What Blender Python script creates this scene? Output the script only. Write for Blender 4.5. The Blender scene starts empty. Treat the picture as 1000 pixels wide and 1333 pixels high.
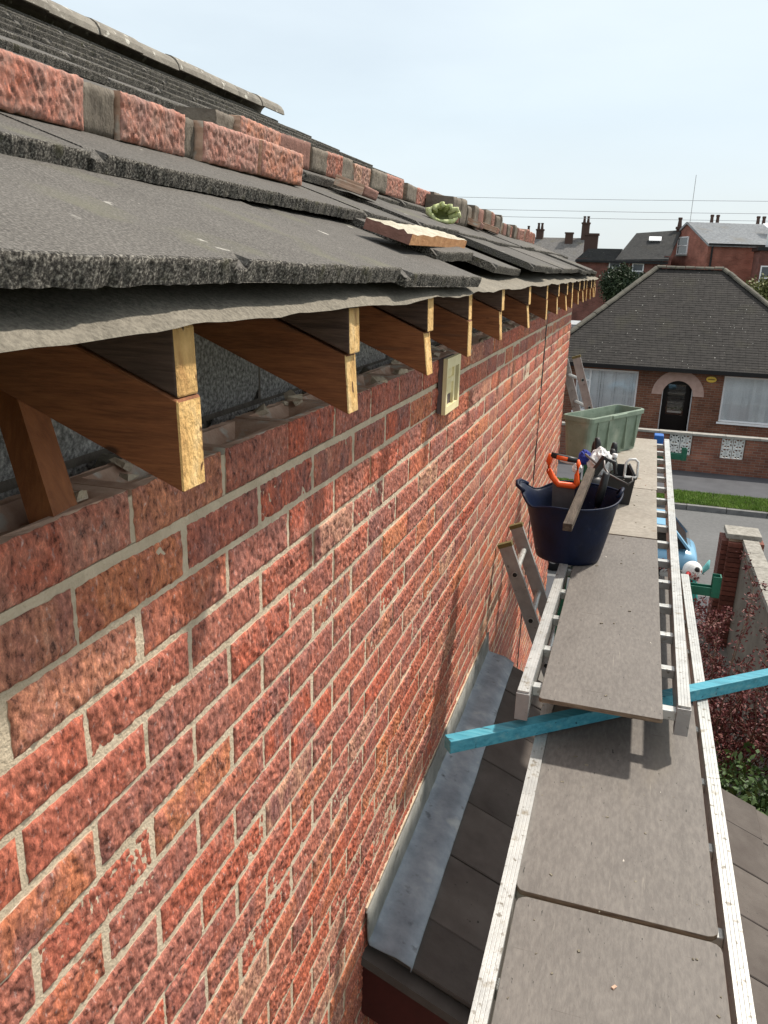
import bpy, math, random
import numpy as np
from mathutils import Vector, Matrix, noise, Euler
random.seed(7); np.random.seed(7)
SC = bpy.context.scene
COL = SC.collection
R = math.radians
# ------------------------------------------------------------------ camera
CAM = (0.5403, 0.0, 0.3306)
cm = [[0.9544052652, 0.2971844077, 0.0281428056], [0.1131319354, -0.2728494118, -0.9553817895], [-0.2762458231, 0.9150052603, -0.2940299624]]
cam = bpy.data.cameras.new('camera'); co = bpy.data.objects.new('camera', cam); COL.objects.link(co)
r_, d_, f_ = cm
co.matrix_world = Matrix(((r_[0], -d_[0], -f_[0], CAM[0]), (r_[1], -d_[1], -f_[1], CAM[1]), (r_[2], -d_[2], -f_[2], CAM[2]), (0, 0, 0, 1)))
cam.sensor_fit = 'VERTICAL'; cam.sensor_height = 24; cam.lens = 1039.04 / 1333 * 24
cam.clip_start = .02; cam.clip_end = 3000
SC.camera = co
# ------------------------------------------------------------------ sky, sun, exposure
SUN = Vector((.385, .44, .80)).normalized()
W = bpy.data.worlds.new('World'); SC.world = W; W.use_nodes = True
nt = W.node_tree; bg = nt.nodes['Background']
sky = nt.nodes.new('ShaderNodeTexSky'); sky.sky_type = 'NISHITA'; sky.sun_disc = False
sky.sun_elevation = math.asin(SUN.z); sky.sun_rotation = math.atan2(SUN.x, SUN.y)
sky.air_density = 1.0; sky.dust_density = 3.0; sky.ozone_density = 1.2
tc = nt.nodes.new('ShaderNodeTexCoord'); mp = nt.nodes.new('ShaderNodeMapping'); mp.inputs['Scale'].default_value = (1, 1, 3.5)
nz = nt.nodes.new('ShaderNodeTexNoise'); nz.inputs['Scale'].default_value = 2.2; nz.inputs['Detail'].default_value = 5; nz.inputs['Roughness'].default_value = .5
rp = nt.nodes.new('ShaderNodeValToRGB'); rp.color_ramp.elements[0].position = .3; rp.color_ramp.elements[0].color = (.72, .72, .72, 1); rp.color_ramp.elements[1].position = .75; rp.color_ramp.elements[1].color = (1, 1, 1, 1)
mx = nt.nodes.new('ShaderNodeMix'); mx.data_type = 'RGBA'
sp = nt.nodes.new('ShaderNodeSeparateXYZ'); hz = nt.nodes.new('ShaderNodeValToRGB')
for e, (p, c) in zip([hz.color_ramp.elements[0], hz.color_ramp.elements[1], hz.color_ramp.elements.new(.16)], [(0, (.74, .80, .81, 1)), (.75, (.52, .66, .81, 1)), (.16, (.66, .76, .82, 1))]): e.position = p; e.color = c
sc_ = nt.nodes.new('ShaderNodeVectorMath'); sc_.operation = 'SCALE'; sc_.inputs['Scale'].default_value = 10.2
L = nt.links.new
L(tc.outputs['Generated'], sp.inputs[0]); L(sp.outputs['Z'], hz.inputs['Fac']); L(hz.outputs['Color'], sc_.inputs[0]); L(sc_.outputs[0], mx.inputs['B']); L(tc.outputs['Generated'], mp.inputs['Vector']); L(mp.outputs['Vector'], nz.inputs['Vector']); L(nz.outputs['Fac'], rp.inputs['Fac'])
L(rp.outputs['Color'], mx.inputs['Factor']); L(sky.outputs['Color'], mx.inputs['A']); L(mx.outputs['Result'], bg.inputs['Color'])
bg.inputs['Strength'].default_value = .112
sl = bpy.data.lights.new('sun', 'SUN'); sl.energy = 4.8; sl.angle = R(2.4); sl.color = (1, .93, .83)
so = bpy.data.objects.new('sun', sl); COL.objects.link(so); so.rotation_euler = (-SUN).to_track_quat('-Z', 'Y').to_euler(); so.location = (5, 5, 12)
SC.view_settings.view_transform = 'Standard'; SC.view_settings.look = 'None'; SC.view_settings.gamma = 1; SC.view_settings.exposure = 0.15
SC.view_settings.use_curve_mapping = False
SC.cycles.max_bounces = 6

# ------------------------------------------------------------------ helpers
class MB:
    def __init__(s): s.v = []; s.f = []; s.m = []
    def add(s, vs, fs, m=0):
        o = len(s.v); s.v += [tuple(v) for v in vs]; s.f += [tuple(i + o for i in f) for f in fs]; s.m += [m] * len(fs); return s
    def box(s, a, b, m=0, T=None, jit=0):
        (x0, y0, z0), (x1, y1, z1) = a, b
        vs = [Vector((x, y, z)) for z in (z0, z1) for y in (y0, y1) for x in (x0, x1)]
        if jit: vs = [v + Vector([random.uniform(-jit, jit) for _ in range(3)]) for v in vs]
        if T: vs = [T @ v for v in vs]
        return s.add(vs, [(0, 2, 3, 1), (4, 5, 7, 6), (0, 1, 5, 4), (2, 6, 7, 3), (0, 4, 6, 2), (1, 3, 7, 5)], m)
    def prism(s, prof, y0, y1, axis='y', m=0, caps=None):
        n = len(prof)
        def P(p, t): return {'y': (p[0], t, p[1]), 'x': (t, p[0], p[1]), 'z': (p[0], p[1], t)}[axis]
        vs = [P(p, y0) for p in prof] + [P(p, y1) for p in prof]
        fs = [(i, (i + 1) % n, n + (i + 1) % n, n + i) for i in range(n)]
        s.add(vs, fs, m); o = len(s.v) - 2 * n
        s.f += [tuple(o + i for i in range(n))[::-1], tuple(o + n + i for i in range(n))]; s.m += [m if caps is None else caps] * 2
        return s
    def tube(s, pts, r, n=8, m=0, cap=True):
        pts = [Vector(p) for p in pts]; k = len(pts); rr = r if isinstance(r, (list, tuple)) else [r] * k
        vs = []; up = Vector((0, 0, 1))
        for i, p in enumerate(pts):
            t = (pts[min(i + 1, k - 1)] - pts[max(i - 1, 0)]).normalized()
            a = t.cross(up); a = a.normalized() if a.length > 1e-3 else Vector((1, 0, 0)); b = t.cross(a)
            vs += [p + rr[i] * (math.cos(2 * math.pi * j / n) * a + math.sin(2 * math.pi * j / n) * b) for j in range(n)]
        fs = [(i * n + j, i * n + (j + 1) % n, (i + 1) * n + (j + 1) % n, (i + 1) * n + j) for i in range(k - 1) for j in range(n)]
        if cap: fs += [tuple(range(n))[::-1], tuple((k - 1) * n + j for j in range(n))]
        return s.add(vs, fs, m)
    def bar(s, p, q, w, h, m=0, up=(0, 0, 1)):
        p, q = Vector(p), Vector(q); t = (q - p); l = t.length; t.normalize(); a = t.cross(Vector(up)).normalized(); b = a.cross(t)
        vs = [p + t * (l * e) + a * (w / 2 * i) + b * (h / 2 * j) for e in (0, 1) for j in (-1, 1) for i in (-1, 1)]
        return s.add(vs, [(0, 1, 3, 2), (4, 6, 7, 5), (0, 4, 5, 1), (2, 3, 7, 6), (0, 2, 6, 4), (1, 5, 7, 3)], m)
    def lathe(s, prof, c=(0, 0, 0), n=20, m=0, sx=1, sy=1):
        vs = [(c[0] + sx * r * math.cos(2 * math.pi * j / n), c[1] + sy * r * math.sin(2 * math.pi * j / n), c[2] + z) for r, z in prof for j in range(n)]
        fs = [(i * n + j, i * n + (j + 1) % n, (i + 1) * n + (j + 1) % n, (i + 1) * n + j) for i in range(len(prof) - 1) for j in range(n)]
        return s.add(vs, fs, m)
    def mesh(s, name, mats, smooth=False):
        me = bpy.data.meshes.new(name); me.from_pydata(s.v, [], s.f)
        for mm in (mats if isinstance(mats, (list, tuple)) else [mats]): me.materials.append(mm)
        me.polygons.foreach_set('material_index', s.m)
        if smooth: me.polygons.foreach_set('use_smooth', [True] * len(me.polygons))
        me.update(); return me
    def build(s, name, mats, parent=None, smooth=False, bevel=0, **k):
        o = put(name, s.mesh(name, mats, smooth), parent, **k)
        if bevel:
            b = o.modifiers.new('bevel', 'BEVEL'); b.width = bevel; b.segments = 2; b.limit_method = 'ANGLE'
        return o
def put(name, me, parent=None, loc=None, rot=None, mat=None, kind=None, label=None):
    o = bpy.data.objects.new(name, me); COL.objects.link(o)
    if parent: o.parent = parent
    if loc: o.location = loc
    if rot: o.rotation_euler = rot
    if mat is not None: o.matrix_local = mat
    if kind: o['kind'] = kind
    if label: o['label'] = label
    return o
def tag(o, label, cat, group=None):
    o['label'] = label; o['category'] = cat
    if group: o['group'] = group
    return o
def thing(name, label, cat, loc=(0, 0, 0), rot=(0, 0, 0), group=None):
    o = bpy.data.objects.new(name, None); COL.objects.link(o); o.location = loc; o.rotation_euler = rot; o.empty_display_size = .1
    return tag(o, label, cat, group)

# ------------------------------------------------------------------ materials
def mat(name, cols, scale=10, detail=4, rough=.8, bump=0, bscale=None, bdetail=6, bdist=.01, stretch=(1, 1, 1), metal=0, rnd=0, spots=None, coord='Object', spec=.3, distort=0, cols2=None, s2=30, f2=.4, wave=None, bstretch=None):
    m = bpy.data.materials.new(name); m.use_nodes = True; t = m.node_tree; N = t.nodes.new; K = t.links.new
    b = t.nodes['Principled BSDF']; b.inputs['Roughness'].default_value = rough; b.inputs['Metallic'].default_value = metal
    b.inputs['Specular IOR Level'].default_value = spec
    c = N('ShaderNodeTexCoord'); mp = N('ShaderNodeMapping'); mp.inputs['Scale'].default_value = stretch
    oi = N('ShaderNodeObjectInfo'); ad = N('ShaderNodeVectorMath'); ad.operation = 'ADD'
    mu = N('ShaderNodeMath'); mu.operation = 'MULTIPLY'; mu.inputs[1].default_value = 37.0 if rnd >= 0 else 0
    K(oi.outputs['Random'], mu.inputs[0]); K(c.outputs[coord], ad.inputs[0]); K(mu.outputs[0], ad.inputs[1]); K(ad.outputs[0], mp.inputs['Vector'])
    def ramp(cs, fac):
        r = N('ShaderNodeValToRGB'); e = r.color_ramp.elements
        while len(e) < len(cs): e.new(.5)
        for i, (p, col) in enumerate(cs): e[i].position = p; e[i].color = (*col, 1)
        K(fac, r.inputs['Fac']); return r.outputs['Color']
    def nse(sc, de, v=None, di=0, ro=.6):
        n = N('ShaderNodeTexNoise'); n.inputs['Scale'].default_value = sc; n.inputs['Detail'].default_value = de; n.inputs['Distortion'].default_value = di; n.inputs['Roughness'].default_value = ro
        K(v or mp.outputs['Vector'], n.inputs['Vector']); return n.outputs['Fac']
    def mix(a, bb, fac, mode='MIX'):
        x = N('ShaderNodeMix'); x.data_type = 'RGBA'; x.blend_type = mode; x.clamp_factor = True
        if isinstance(fac, (int, float)): x.inputs['Factor'].default_value = fac
        else: K(fac, x.inputs['Factor'])
        K(a, x.inputs['A'])
        if isinstance(bb, tuple): x.inputs['B'].default_value = (*bb, 1)
        else: K(bb, x.inputs['B'])
        return x.outputs['Result']
    col = ramp(cols, nse(scale, detail, di=distort))
    if cols2: col = mix(col, ramp(cols2, nse(s2, 5)), f2)
    if rnd > 0:
        hv = N('ShaderNodeHueSaturation'); mr = N('ShaderNodeMapRange'); mr.inputs['To Min'].default_value = 1 - rnd; mr.inputs['To Max'].default_value = 1 + rnd
        K(oi.outputs['Random'], mr.inputs['Value']); K(mr.outputs[0], hv.inputs['Value']); K(col, hv.inputs['Color']); col = hv.outputs['Color']
    for sp in (spots or []):
        sc, lo, hi, scol = sp[:4]
        mr = N('ShaderNodeMapRange'); mr.inputs['From Min'].default_value = lo; mr.inputs['From Max'].default_value = hi
        vv = None
        if len(sp) > 5:
            m3 = N('ShaderNodeMapping'); m3.inputs['Scale'].default_value = sp[5]; m3.inputs['Rotation'].default_value = (0, 0, sp[6] if len(sp) > 6 else 0); K(ad.outputs[0], m3.inputs['Vector']); vv = m3.outputs['Vector']
        K(nse(sc, sp[4] if len(sp) > 4 else 3, vv, ro=.5), mr.inputs['Value']); col = mix(col, scol, mr.outputs[0])
    K(col, b.inputs['Base Color'])
    if bump:
        bm = N('ShaderNodeBump'); bm.inputs['Strength'].default_value = bump; bm.inputs['Distance'].default_value = bdist
        v = None
        if bstretch:
            m2 = N('ShaderNodeMapping'); m2.inputs['Scale'].default_value = bstretch; K(ad.outputs[0], m2.inputs['Vector']); v = m2.outputs['Vector']
        K(nse(bscale or scale * 4, bdetail, v, ro=.65), bm.inputs['Height']); K(bm.outputs['Normal'], b.inputs['Normal'])
    return m
def flat(name, col, rough=.6, metal=0, spec=.3, var=.15, scale=30, bump=0, **k):
    return mat(name, [(.3, tuple(c * (1 - var) for c in col)), (.7, tuple(min(1, c * (1 + var)) for c in col))], scale=scale, rough=rough, metal=metal, spec=spec, bump=bump, **k)
def brick_mat(name, attr=False, dust=0):
    m = bpy.data.materials.new(name); m.use_nodes = True; t = m.node_tree; N = t.nodes.new; K = t.links.new
    b = t.nodes['Principled BSDF']; b.inputs['Roughness'].default_value = .72; b.inputs['Specular IOR Level'].default_value = .35
    c = N('ShaderNodeTexCoord')
    if attr: a = N('ShaderNodeAttribute'); a.attribute_name = 'rnd'; rnd = a.outputs['Fac']
    else: a = N('ShaderNodeObjectInfo'); rnd = a.outputs['Random']
    mu = N('ShaderNodeMath'); mu.operation = 'MULTIPLY'; mu.inputs[1].default_value = 53.0; K(rnd, mu.inputs[0])
    ad = N('ShaderNodeVectorMath'); ad.operation = 'ADD'; K(c.outputs['Object'], ad.inputs[0]); K(mu.outputs[0], ad.inputs[1])
    def nse(sc, de, st=(1, 1, 1), ro=.6, di=0):
        mp = N('ShaderNodeMapping'); mp.inputs['Scale'].default_value = st; K(ad.outputs[0], mp.inputs['Vector'])
        n = N('ShaderNodeTexNoise'); n.inputs['Scale'].default_value = sc; n.inputs['Detail'].default_value = de; n.inputs['Roughness'].default_value = ro; n.inputs['Distortion'].default_value = di
        K(mp.outputs['Vector'], n.inputs['Vector']); return n.outputs['Fac']
    def ramp(cs, fac, interp='LINEAR'):
        r = N('ShaderNodeValToRGB'); e = r.color_ramp.elements; r.color_ramp.interpolation = interp
        while len(e) < len(cs): e.new(.5)
        for i, (p, col) in enumerate(cs): e[i].position = p; e[i].color = (*col, 1)
        K(fac, r.inputs['Fac']); return r.outputs['Color']
    def mix(a_, b_, fac, mode='MIX'):
        x = N('ShaderNodeMix'); x.data_type = 'RGBA'; x.blend_type = mode; x.clamp_factor = True
        if isinstance(fac, (int, float)): x.inputs['Factor'].default_value = fac
        else: K(fac, x.inputs['Factor'])
        K(a_, x.inputs['A'])
        if isinstance(b_, tuple): x.inputs['B'].default_value = (*b_, 1)
        else: K(b_, x.inputs['B'])
        return x.outputs['Result']
    A = ramp([(0, (.40, .145, .10)), (.16, (.45, .145, .09)), (.32, (.52, .125, .066)), (.5, (.42, .165, .12)), (.64, (.53, .165, .083)), (.82, (.58, .22, .105)), (.94, (.46, .22, .16)), (.98, (.62, .36, .22)), (1, (.47, .13, .08))], rnd)
    r2 = N('ShaderNodeMath'); r2.operation = 'FRACT'; m7 = N('ShaderNodeMath'); m7.operation = 'MULTIPLY'; m7.inputs[1].default_value = 7.31; K(rnd, m7.inputs[0]); K(m7.outputs[0], r2.inputs[0])
    B = ramp([(0, (.29, .125, .105)), (.35, (.34, .14, .108)), (.6, (.41, .165, .12)), (.8, (.54, .15, .08)), (1, (.31, .135, .115))], r2.outputs[0])
    patch = ramp([(.43, (0, 0, 0)), (.63, (1, 1, 1))], nse(13, 5, (1, 1, .6), .62, .8))
    col = mix(A, B, patch)
    col = mix(col, (.55, .36, .27), ramp([(.58, (0, 0, 0)), (.78, (.6, .6, .6))], nse(24, 6, (1, 1, .5), .7)))
    col = mix(col, (.52, .40, .37), ramp([(.6, (0, 0, 0)), (.72, (.75, .75, .75))], nse(150, 4, (1, 1, .6), .6)))
    col = mix(col, ramp([(.36, (.14, .11, .12)), (.45, (.72, .66, .66)), (.55, (1.08, 1.05, 1.04)), (.66, (1.8, 1.75, 1.68))], nse(115, 7, (1, 1, .55), .75)), .95, 'MULTIPLY')
    if dust: col = mix(col, (.36, .25, .205), ramp([(.35, (dust * .5,) * 3), (.7, (min(1, dust * 1.8),) * 3)], nse(30, 6)))
    K(col, b.inputs['Base Color'])
    bm = N('ShaderNodeBump'); bm.inputs['Strength'].default_value = 1; bm.inputs['Distance'].default_value = .0045
    vo = N('ShaderNodeTexVoronoi'); vo.inputs['Scale'].default_value = 120; mpv = N('ShaderNodeMapping'); mpv.inputs['Scale'].default_value = (1, 1, .6); K(ad.outputs[0], mpv.inputs['Vector']); K(mpv.outputs[0], vo.inputs['Vector'])
    sb_ = N('ShaderNodeMath'); sb_.operation = 'MULTIPLY_ADD'; sb_.inputs[1].default_value = -.55; K(vo.outputs['Distance'], sb_.inputs[0]); K(nse(130, 8, (1, 1, .55), .72, .4), sb_.inputs[2])
    bm.inputs['Distance'].default_value = .0042
    K(sb_.outputs[0], bm.inputs['Height']); K(bm.outputs['Normal'], b.inputs['Normal'])
    return m
M = {}
M['brick'] = brick_mat('rustic_brick'); M['brick_dusty'] = brick_mat('dusty_rustic_brick', dust=.38); M['brick_far'] = brick_mat('rustic_brick_distant', True)
M['mortar'] = mat('mortar', [(.3, (.50, .41, .295)), (.7, (.70, .585, .435))], scale=18, detail=8, bump=1, bscale=160, bdist=.005, spots=[(3, .58, .72, (.48, .39, .28)), (14, .62, .70, (.42, .35, .25), 5), (40, .68, .74, (.25, .21, .16), 4)], spec=.2, rnd=-1)
M['frog'] = mat('brick_bed', [(.3, (.42, .25, .17)), (.7, (.6, .42, .31))], scale=30, bump=.5, bscale=150, bdist=.003, spots=[(25, .55, .65, (.55, .5, .42))])
M['block'] = mat('aggregate_block', [(.32, (.13, .122, .11)), (.5, (.36, .34, .31)), (.68, (.70, .67, .62))], scale=140, bump=1, bscale=160, bdist=.008, rnd=.15)
M['debris'] = mat('mortar_dropping', [(.3, (.12, .10, .07)), (.7, (.28, .25, .19))], scale=40, bump=.6)
M['tile_top'] = mat('concrete_tile', [(.25, (.072, .064, .055)), (.5, (.102, .093, .081)), (.8, (.145, .133, .117))], scale=9, detail=8, bump=.7, bscale=420, bdist=.0025, rnd=.16, rough=.9,
    cols2=[(.35, (.024, .022, .021)), (.5, (.088, .081, .073)), (.68, (.22, .205, .185))], s2=330, f2=.6, spots=[(22, .7, .74, (.5, .48, .43), 5), (6, .6, .8, (.13, .125, .085))])
M['tile_edge'] = mat('concrete_tile_edge', [(.37, (.026, .023, .02)), (.51, (.105, .096, .083)), (.65, (.36, .335, .29))], scale=340, detail=4, bump=1, bscale=300, bdist=.007, rnd=.15, rough=.95, spots=[(30, .6, .75, (.09, .085, .05))])
M['ridge'] = mat('ridge_tile', [(.3, (.13, .115, .095)), (.7, (.25, .228, .19))], scale=9, bump=.6, bscale=90, rnd=.15, spots=[(14, .62, .68, (.5, .48, .42))])
M['felt'] = mat('roof_felt', [(.3, (.15, .135, .108)), (.7, (.24, .215, .172))], scale=16, detail=8, bump=.9, bscale=240, bdist=.003, rough=.95, cols2=[(.35, (.09, .078, .062)), (.65, (.34, .305, .245))], s2=200, f2=.45, spots=[(5, .58, .75, (.14, .125, .1))])
M['rafter'] = mat('dark_stained_timber', [(.25, (.12, .042, .016)), (.5, (.24, .085, .032)), (.75, (.36, .14, .052))], scale=7, detail=9, rough=.7, bump=.45, bscale=60, bdist=.003, stretch=(1.2, 9, 14), distort=.5, rnd=.2, spec=.3, cols2=[(.35, (.07, .03, .016)), (.65, (.34, .14, .06))], s2=30, f2=.3, spots=[(22, .70, .74, (.06, .025, .012), 2, (.6, 1, 1)), (5, .58, .78, (.12, .07, .045), 6)])
M['firring'] = mat('grey_weathered_timber', [(.3, (.05, .032, .024)), (.7, (.15, .10, .075))], scale=6, detail=7, bump=.6, bscale=30, bdist=.003, stretch=(2, 9, 20), distort=1, rnd=.2)
M['endgrain'] = mat('sawn_end_grain', [(.2, (.42, .21, .07)), (.5, (.78, .49, .19)), (.8, (.88, .66, .36))], scale=24, detail=7, bump=1, bscale=70, bdist=.009, stretch=(1, 1.6, .8), rnd=.12, spots=[(45, .64, .7, (.14, .07, .03), 2), (15, .62, .75, (.33, .17, .07))])
M['redstrut'] = mat('red_brown_timber', [(.3, (.20, .065, .022)), (.7, (.36, .13, .045))], scale=6, bump=.3, stretch=(9, 9, 1), distort=1, rough=.55)
M['alu'] = mat('weathered_aluminium', [(.25, (.36, .36, .35)), (.5, (.47, .47, .45)), (.8, (.57, .565, .54))], scale=16, detail=8, rough=.45, metal=.55, bump=.25, bscale=150, bdist=.002, spots=[(70, .60, .70, (.22, .20, .17), 4), (9, .60, .78, (.40, .375, .32), 5), (25, .64, .72, (.3, .27, .22), 6)], spec=.5)
M['alu_grey'] = mat('dull_aluminium', [(.25, (.25, .24, .235)), (.75, (.40, .39, .38))], scale=14, rough=.5, metal=.4, bump=.15, spots=[(40, .66, .74, (.14, .13, .12))])
M['ply'] = mat('film_faced_ply', [(.25, (.115, .102, .092)), (.5, (.145, .13, .117)), (.8, (.178, .16, .144))], scale=6, detail=9, stretch=(2.2, .7, 1), rough=.62, bump=.3, bscale=70, bdist=.002, rnd=.1,
    cols2=[(.4, (.09, .08, .072)), (.7, (.22, .2, .175))], s2=55, f2=.35, spots=[(45, .735, .76, (.05, .045, .04), 2), (30, .77, .79, (.5, .46, .4), 4), (2.5, .62, .85, (.19, .165, .13), 6), (14, .69, .78, (.26, .235, .2), 6, (9, .5, 1)), (12, .71, .74, (.1, .085, .075), 4, (.4, 8, 1), .3), (90, .70, .74, (.05, .045, .04), 3)], bstretch=(4, 1, 1))
M['ply_light'] = mat('sandy_ply', [(.25, (.23, .20, .168)), (.5, (.29, .26, .22)), (.8, (.35, .32, .275))], scale=6, detail=9, rough=.75, bump=.35, bscale=90, bdist=.002, rnd=.08, cols2=[(.4, (.18, .16, .13)), (.7, (.36, .33, .28))], s2=60, f2=.4, spots=[(11, .66, .74, (.2, .15, .1), 6)])
M['edgeply'] = mat('ply_edge', [(.3, (.1, .07, .05)), (.7, (.24, .18, .12))], scale=30, stretch=(1, 1, 8))
M['bluewood'] = mat('blue_treated_batten', [(.25, (.03, .17, .23)), (.5, (.055, .27, .35)), (.8, (.11, .36, .43))], scale=6, detail=8, rough=.55, bump=.3, bscale=30, bdist=.002, stretch=(1.5, 14, 14), spots=[(7, .68, .72, (.02, .07, .10), 2), (4, .55, .75, (.14, .33, .37), 6, (1, 12, 12)), (30, .72, .75, (.3, .3, .25), 3)])
M['lead'] = mat('lead_sheet', [(.25, (.16, .182, .21)), (.5, (.255, .285, .32)), (.8, (.40, .43, .46))], scale=12, detail=8, rough=.55, metal=.25, bump=.5, bscale=30, bdist=.004, spots=[(30, .62, .80, (.07, .075, .085), 8), (9, .6, .8, (.5, .51, .5), 5), (5, .62, .74, (.14, .155, .18), 6)])
M['lead_old'] = mat('oxidised_lead', [(.25, (.12, .12, .11)), (.5, (.19, .19, .175)), (.8, (.30, .295, .27))], scale=14, detail=8, rough=.6, bump=.6, bscale=40, bdist=.004, spots=[(20, .6, .7, (.08, .08, .07), 5)])
M['slate'] = mat('flat_roof_tile', [(.25, (.06, .048, .042)), (.5, (.085, .072, .063)), (.8, (.12, .104, .092))], scale=7, detail=8, bump=.5, bscale=200, bdist=.002, rnd=.15, rough=.9, spots=[(60, .7, .76, (.03, .028, .025))])
M['bluetub'] = mat('navy_rubber', [(.3, (.002, .005, .017)), (.7, (.0035, .010, .036))], scale=12, rough=.5, bump=.15, bscale=25, spots=[(20, .66, .78, (.02, .03, .065), 5), (9, .60, .76, (.035, .042, .06), 7), (38, .73, .76, (.22, .2, .17), 4)], spec=.25)
M['orange'] = flat('orange_plastic', (.82, .11, .02), .4)
M['black'] = flat('black_plastic', (.012, .012, .013), .45, spec=.4)
M['white'] = mat('white_plastic', [(.3, (.6, .6, .58)), (.7, (.8, .8, .79))], scale=30, rough=.5, bump=.3)
M['steel'] = flat('saw_steel', (.16, .15, .145), .45, metal=.6)
M['green_box'] = mat('sage_plastic', [(.3, (.15, .20, .15)), (.7, (.23, .29, .225))], scale=14, detail=8, rough=.55, bump=.1, spots=[(9, .58, .75, (.30, .34, .27), 6), (40, .68, .75, (.12, .17, .12))])
M['green_steel'] = mat('green_painted_steel', [(.3, (.006, .09, .055)), (.7, (.012, .14, .085))], scale=20, rough=.4, spec=.5, spots=[(30, .68, .74, (.14, .1, .06))])
M['darkwood'] = mat('dirty_timber', [(.3, (.045, .032, .023)), (.7, (.115, .088, .066))], scale=12, bump=.6, stretch=(6, 1, 6))
M['greymortar'] = mat('grey_mortar_face', [(.3, (.115, .095, .075)), (.7, (.21, .178, .14))], scale=22, detail=7, bump=.9, bscale=90, bdist=.005, rnd=.15)
M['brownbrick'] = mat('smooth_brown_brick', [(.3, (.17, .085, .065)), (.7, (.26, .13, .1))], scale=22, bump=.5, rnd=.15)
M['cream'] = mat('cream_plastic', [(.3, (.72, .62, .34)), (.7, (.86, .77, .48))], scale=20, rough=.5)
M['boxside'] = flat('grey_brown_plastic', (.13, .1, .1), .6)
M['glove'] = mat('lime_glove', [(.3, (.36, .42, .13)), (.7, (.66, .68, .42))], scale=30, bump=.5)
M['redpaint'] = flat('dark_red_paint', (.05, .008, .007), .5)
M['concrete'] = mat('grey_concrete', [(.3, (.2, .19, .17)), (.7, (.34, .32, .29))], scale=5, detail=8, bump=.5, bscale=60, bdist=.005)
M['render'] = mat('buff_render', [(.3, (.12, .10, .08)), (.7, (.19, .165, .135))], scale=3, detail=8, bump=.4, bscale=60, bdist=.006, spots=[(2, .56, .75, (.09, .075, .06))])
M['coping'] = mat('stone_coping', [(.3, (.16, .148, .125)), (.5, (.24, .225, .195)), (.75, (.36, .34, .3))], scale=14, detail=8, bump=.7, bscale=50, bdist=.01, rnd=.1)
M['redbrick_tex'] = mat('pier_brick', [(.3, (.10, .036, .026)), (.7, (.17, .06, .042))], scale=20, bump=.4, rnd=.3)
# ---- far brickwork: brick texture on 3D position
def bricktex(name, c1, c2, mor, bw=.225, bh=.075, face='xz', ms=.011):
    m = bpy.data.materials.new(name); m.use_nodes = True; t = m.node_tree; N = t.nodes.new; K = t.links.new; b = t.nodes['Principled BSDF']; b.inputs['Roughness'].default_value = .85; b.inputs['Specular IOR Level'].default_value = .2
    c = N('ShaderNodeTexCoord'); s = N('ShaderNodeSeparateXYZ'); cb = N('ShaderNodeCombineXYZ'); K(c.outputs['Object'], s.inputs[0])
    ad = N('ShaderNodeMath'); ad.operation = 'ADD'; K(s.outputs['X'], ad.inputs[0]); K(s.outputs['Y'], ad.inputs[1]); K(ad.outputs[0], cb.inputs['X']); K(s.outputs['Z'], cb.inputs['Y'])
    br = N('ShaderNodeTexBrick'); br.inputs['Scale'].default_value = 1; br.inputs['Brick Width'].default_value = bw; br.inputs['Row Height'].default_value = bh; br.inputs['Mortar Size'].default_value = ms * .5
    br.inputs['Color1'].default_value = (*c1, 1); br.inputs['Color2'].default_value = (*c2, 1); br.inputs['Mortar'].default_value = (*mor, 1); br.inputs['Bias'].default_value = 0
    K(cb.outputs[0], br.inputs['Vector'])
    n = N('ShaderNodeTexNoise'); n.inputs['Scale'].default_value = 1.2; n.inputs['Detail'].default_value = 6; K(c.outputs['Object'], n.inputs['Vector'])
    r = N('ShaderNodeValToRGB'); r.color_ramp.elements[0].color = (.7, .7, .7, 1); r.color_ramp.elements[1].color = (1.25, 1.25, 1.25, 1); r.color_ramp.elements[0].position = .35; r.color_ramp.elements[1].position = .68; K(n.outputs['Fac'], r.inputs[0])
    x = N('ShaderNodeMix'); x.data_type = 'RGBA'; x.blend_type = 'MULTIPLY'; x.inputs['Factor'].default_value = 1; K(br.outputs['Color'], x.inputs['A']); K(r.outputs[0], x.inputs['B']); K(x.outputs['Result'], b.inputs['Base Color'])
    bm = N('ShaderNodeBump'); bm.inputs['Strength'].default_value = .6; bm.inputs['Distance'].default_value = .01; bm.invert = True; K(br.outputs['Fac'], bm.inputs['Height']); K(bm.outputs[0], b.inputs['Normal'])
    return m
M['bung_brick'] = bricktex('bungalow_brick', (.13, .055, .036), (.21, .09, .055), (.2, .17, .13))
M['gw_brick'] = bricktex('garden_wall_brick', (.15, .06, .042), (.24, .1, .065), (.2, .17, .14))
M['terr_brick'] = bricktex('terrace_brick', (.29, .105, .075), (.37, .14, .10), (.31, .2, .155))
M['terr_brick2'] = bricktex('dark_terrace_brick', (.16, .065, .052), (.22, .085, .068), (.19, .13, .11))
M['pier_brick'] = bricktex('pier_brickwork', (.17, .05, .032), (.25, .08, .05), (.2, .14, .11))
def tilemat(name, a, b_, moss=(.16, .15, .09)):
    return mat(name, [(.3, a), (.7, b_)], scale=2.2, detail=8, rough=.9, rnd=-1, cols2=[(.35, tuple(.6 * x for x in a)), (.65, tuple(1.3 * x for x in b_))], s2=7, f2=.45, spots=[(1.1, .56, .75, moss, 5), (16, .735, .76, (.5, .49, .45), 2)])
M['bung_tile'] = tilemat('bungalow_tile', (.021, .019, .0175), (.037, .033, .030), (.038, .035, .026))
M['terr_slate'] = tilemat('terrace_slate', (.04, .04, .04), (.065, .064, .062), (.05, .048, .04))
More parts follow.
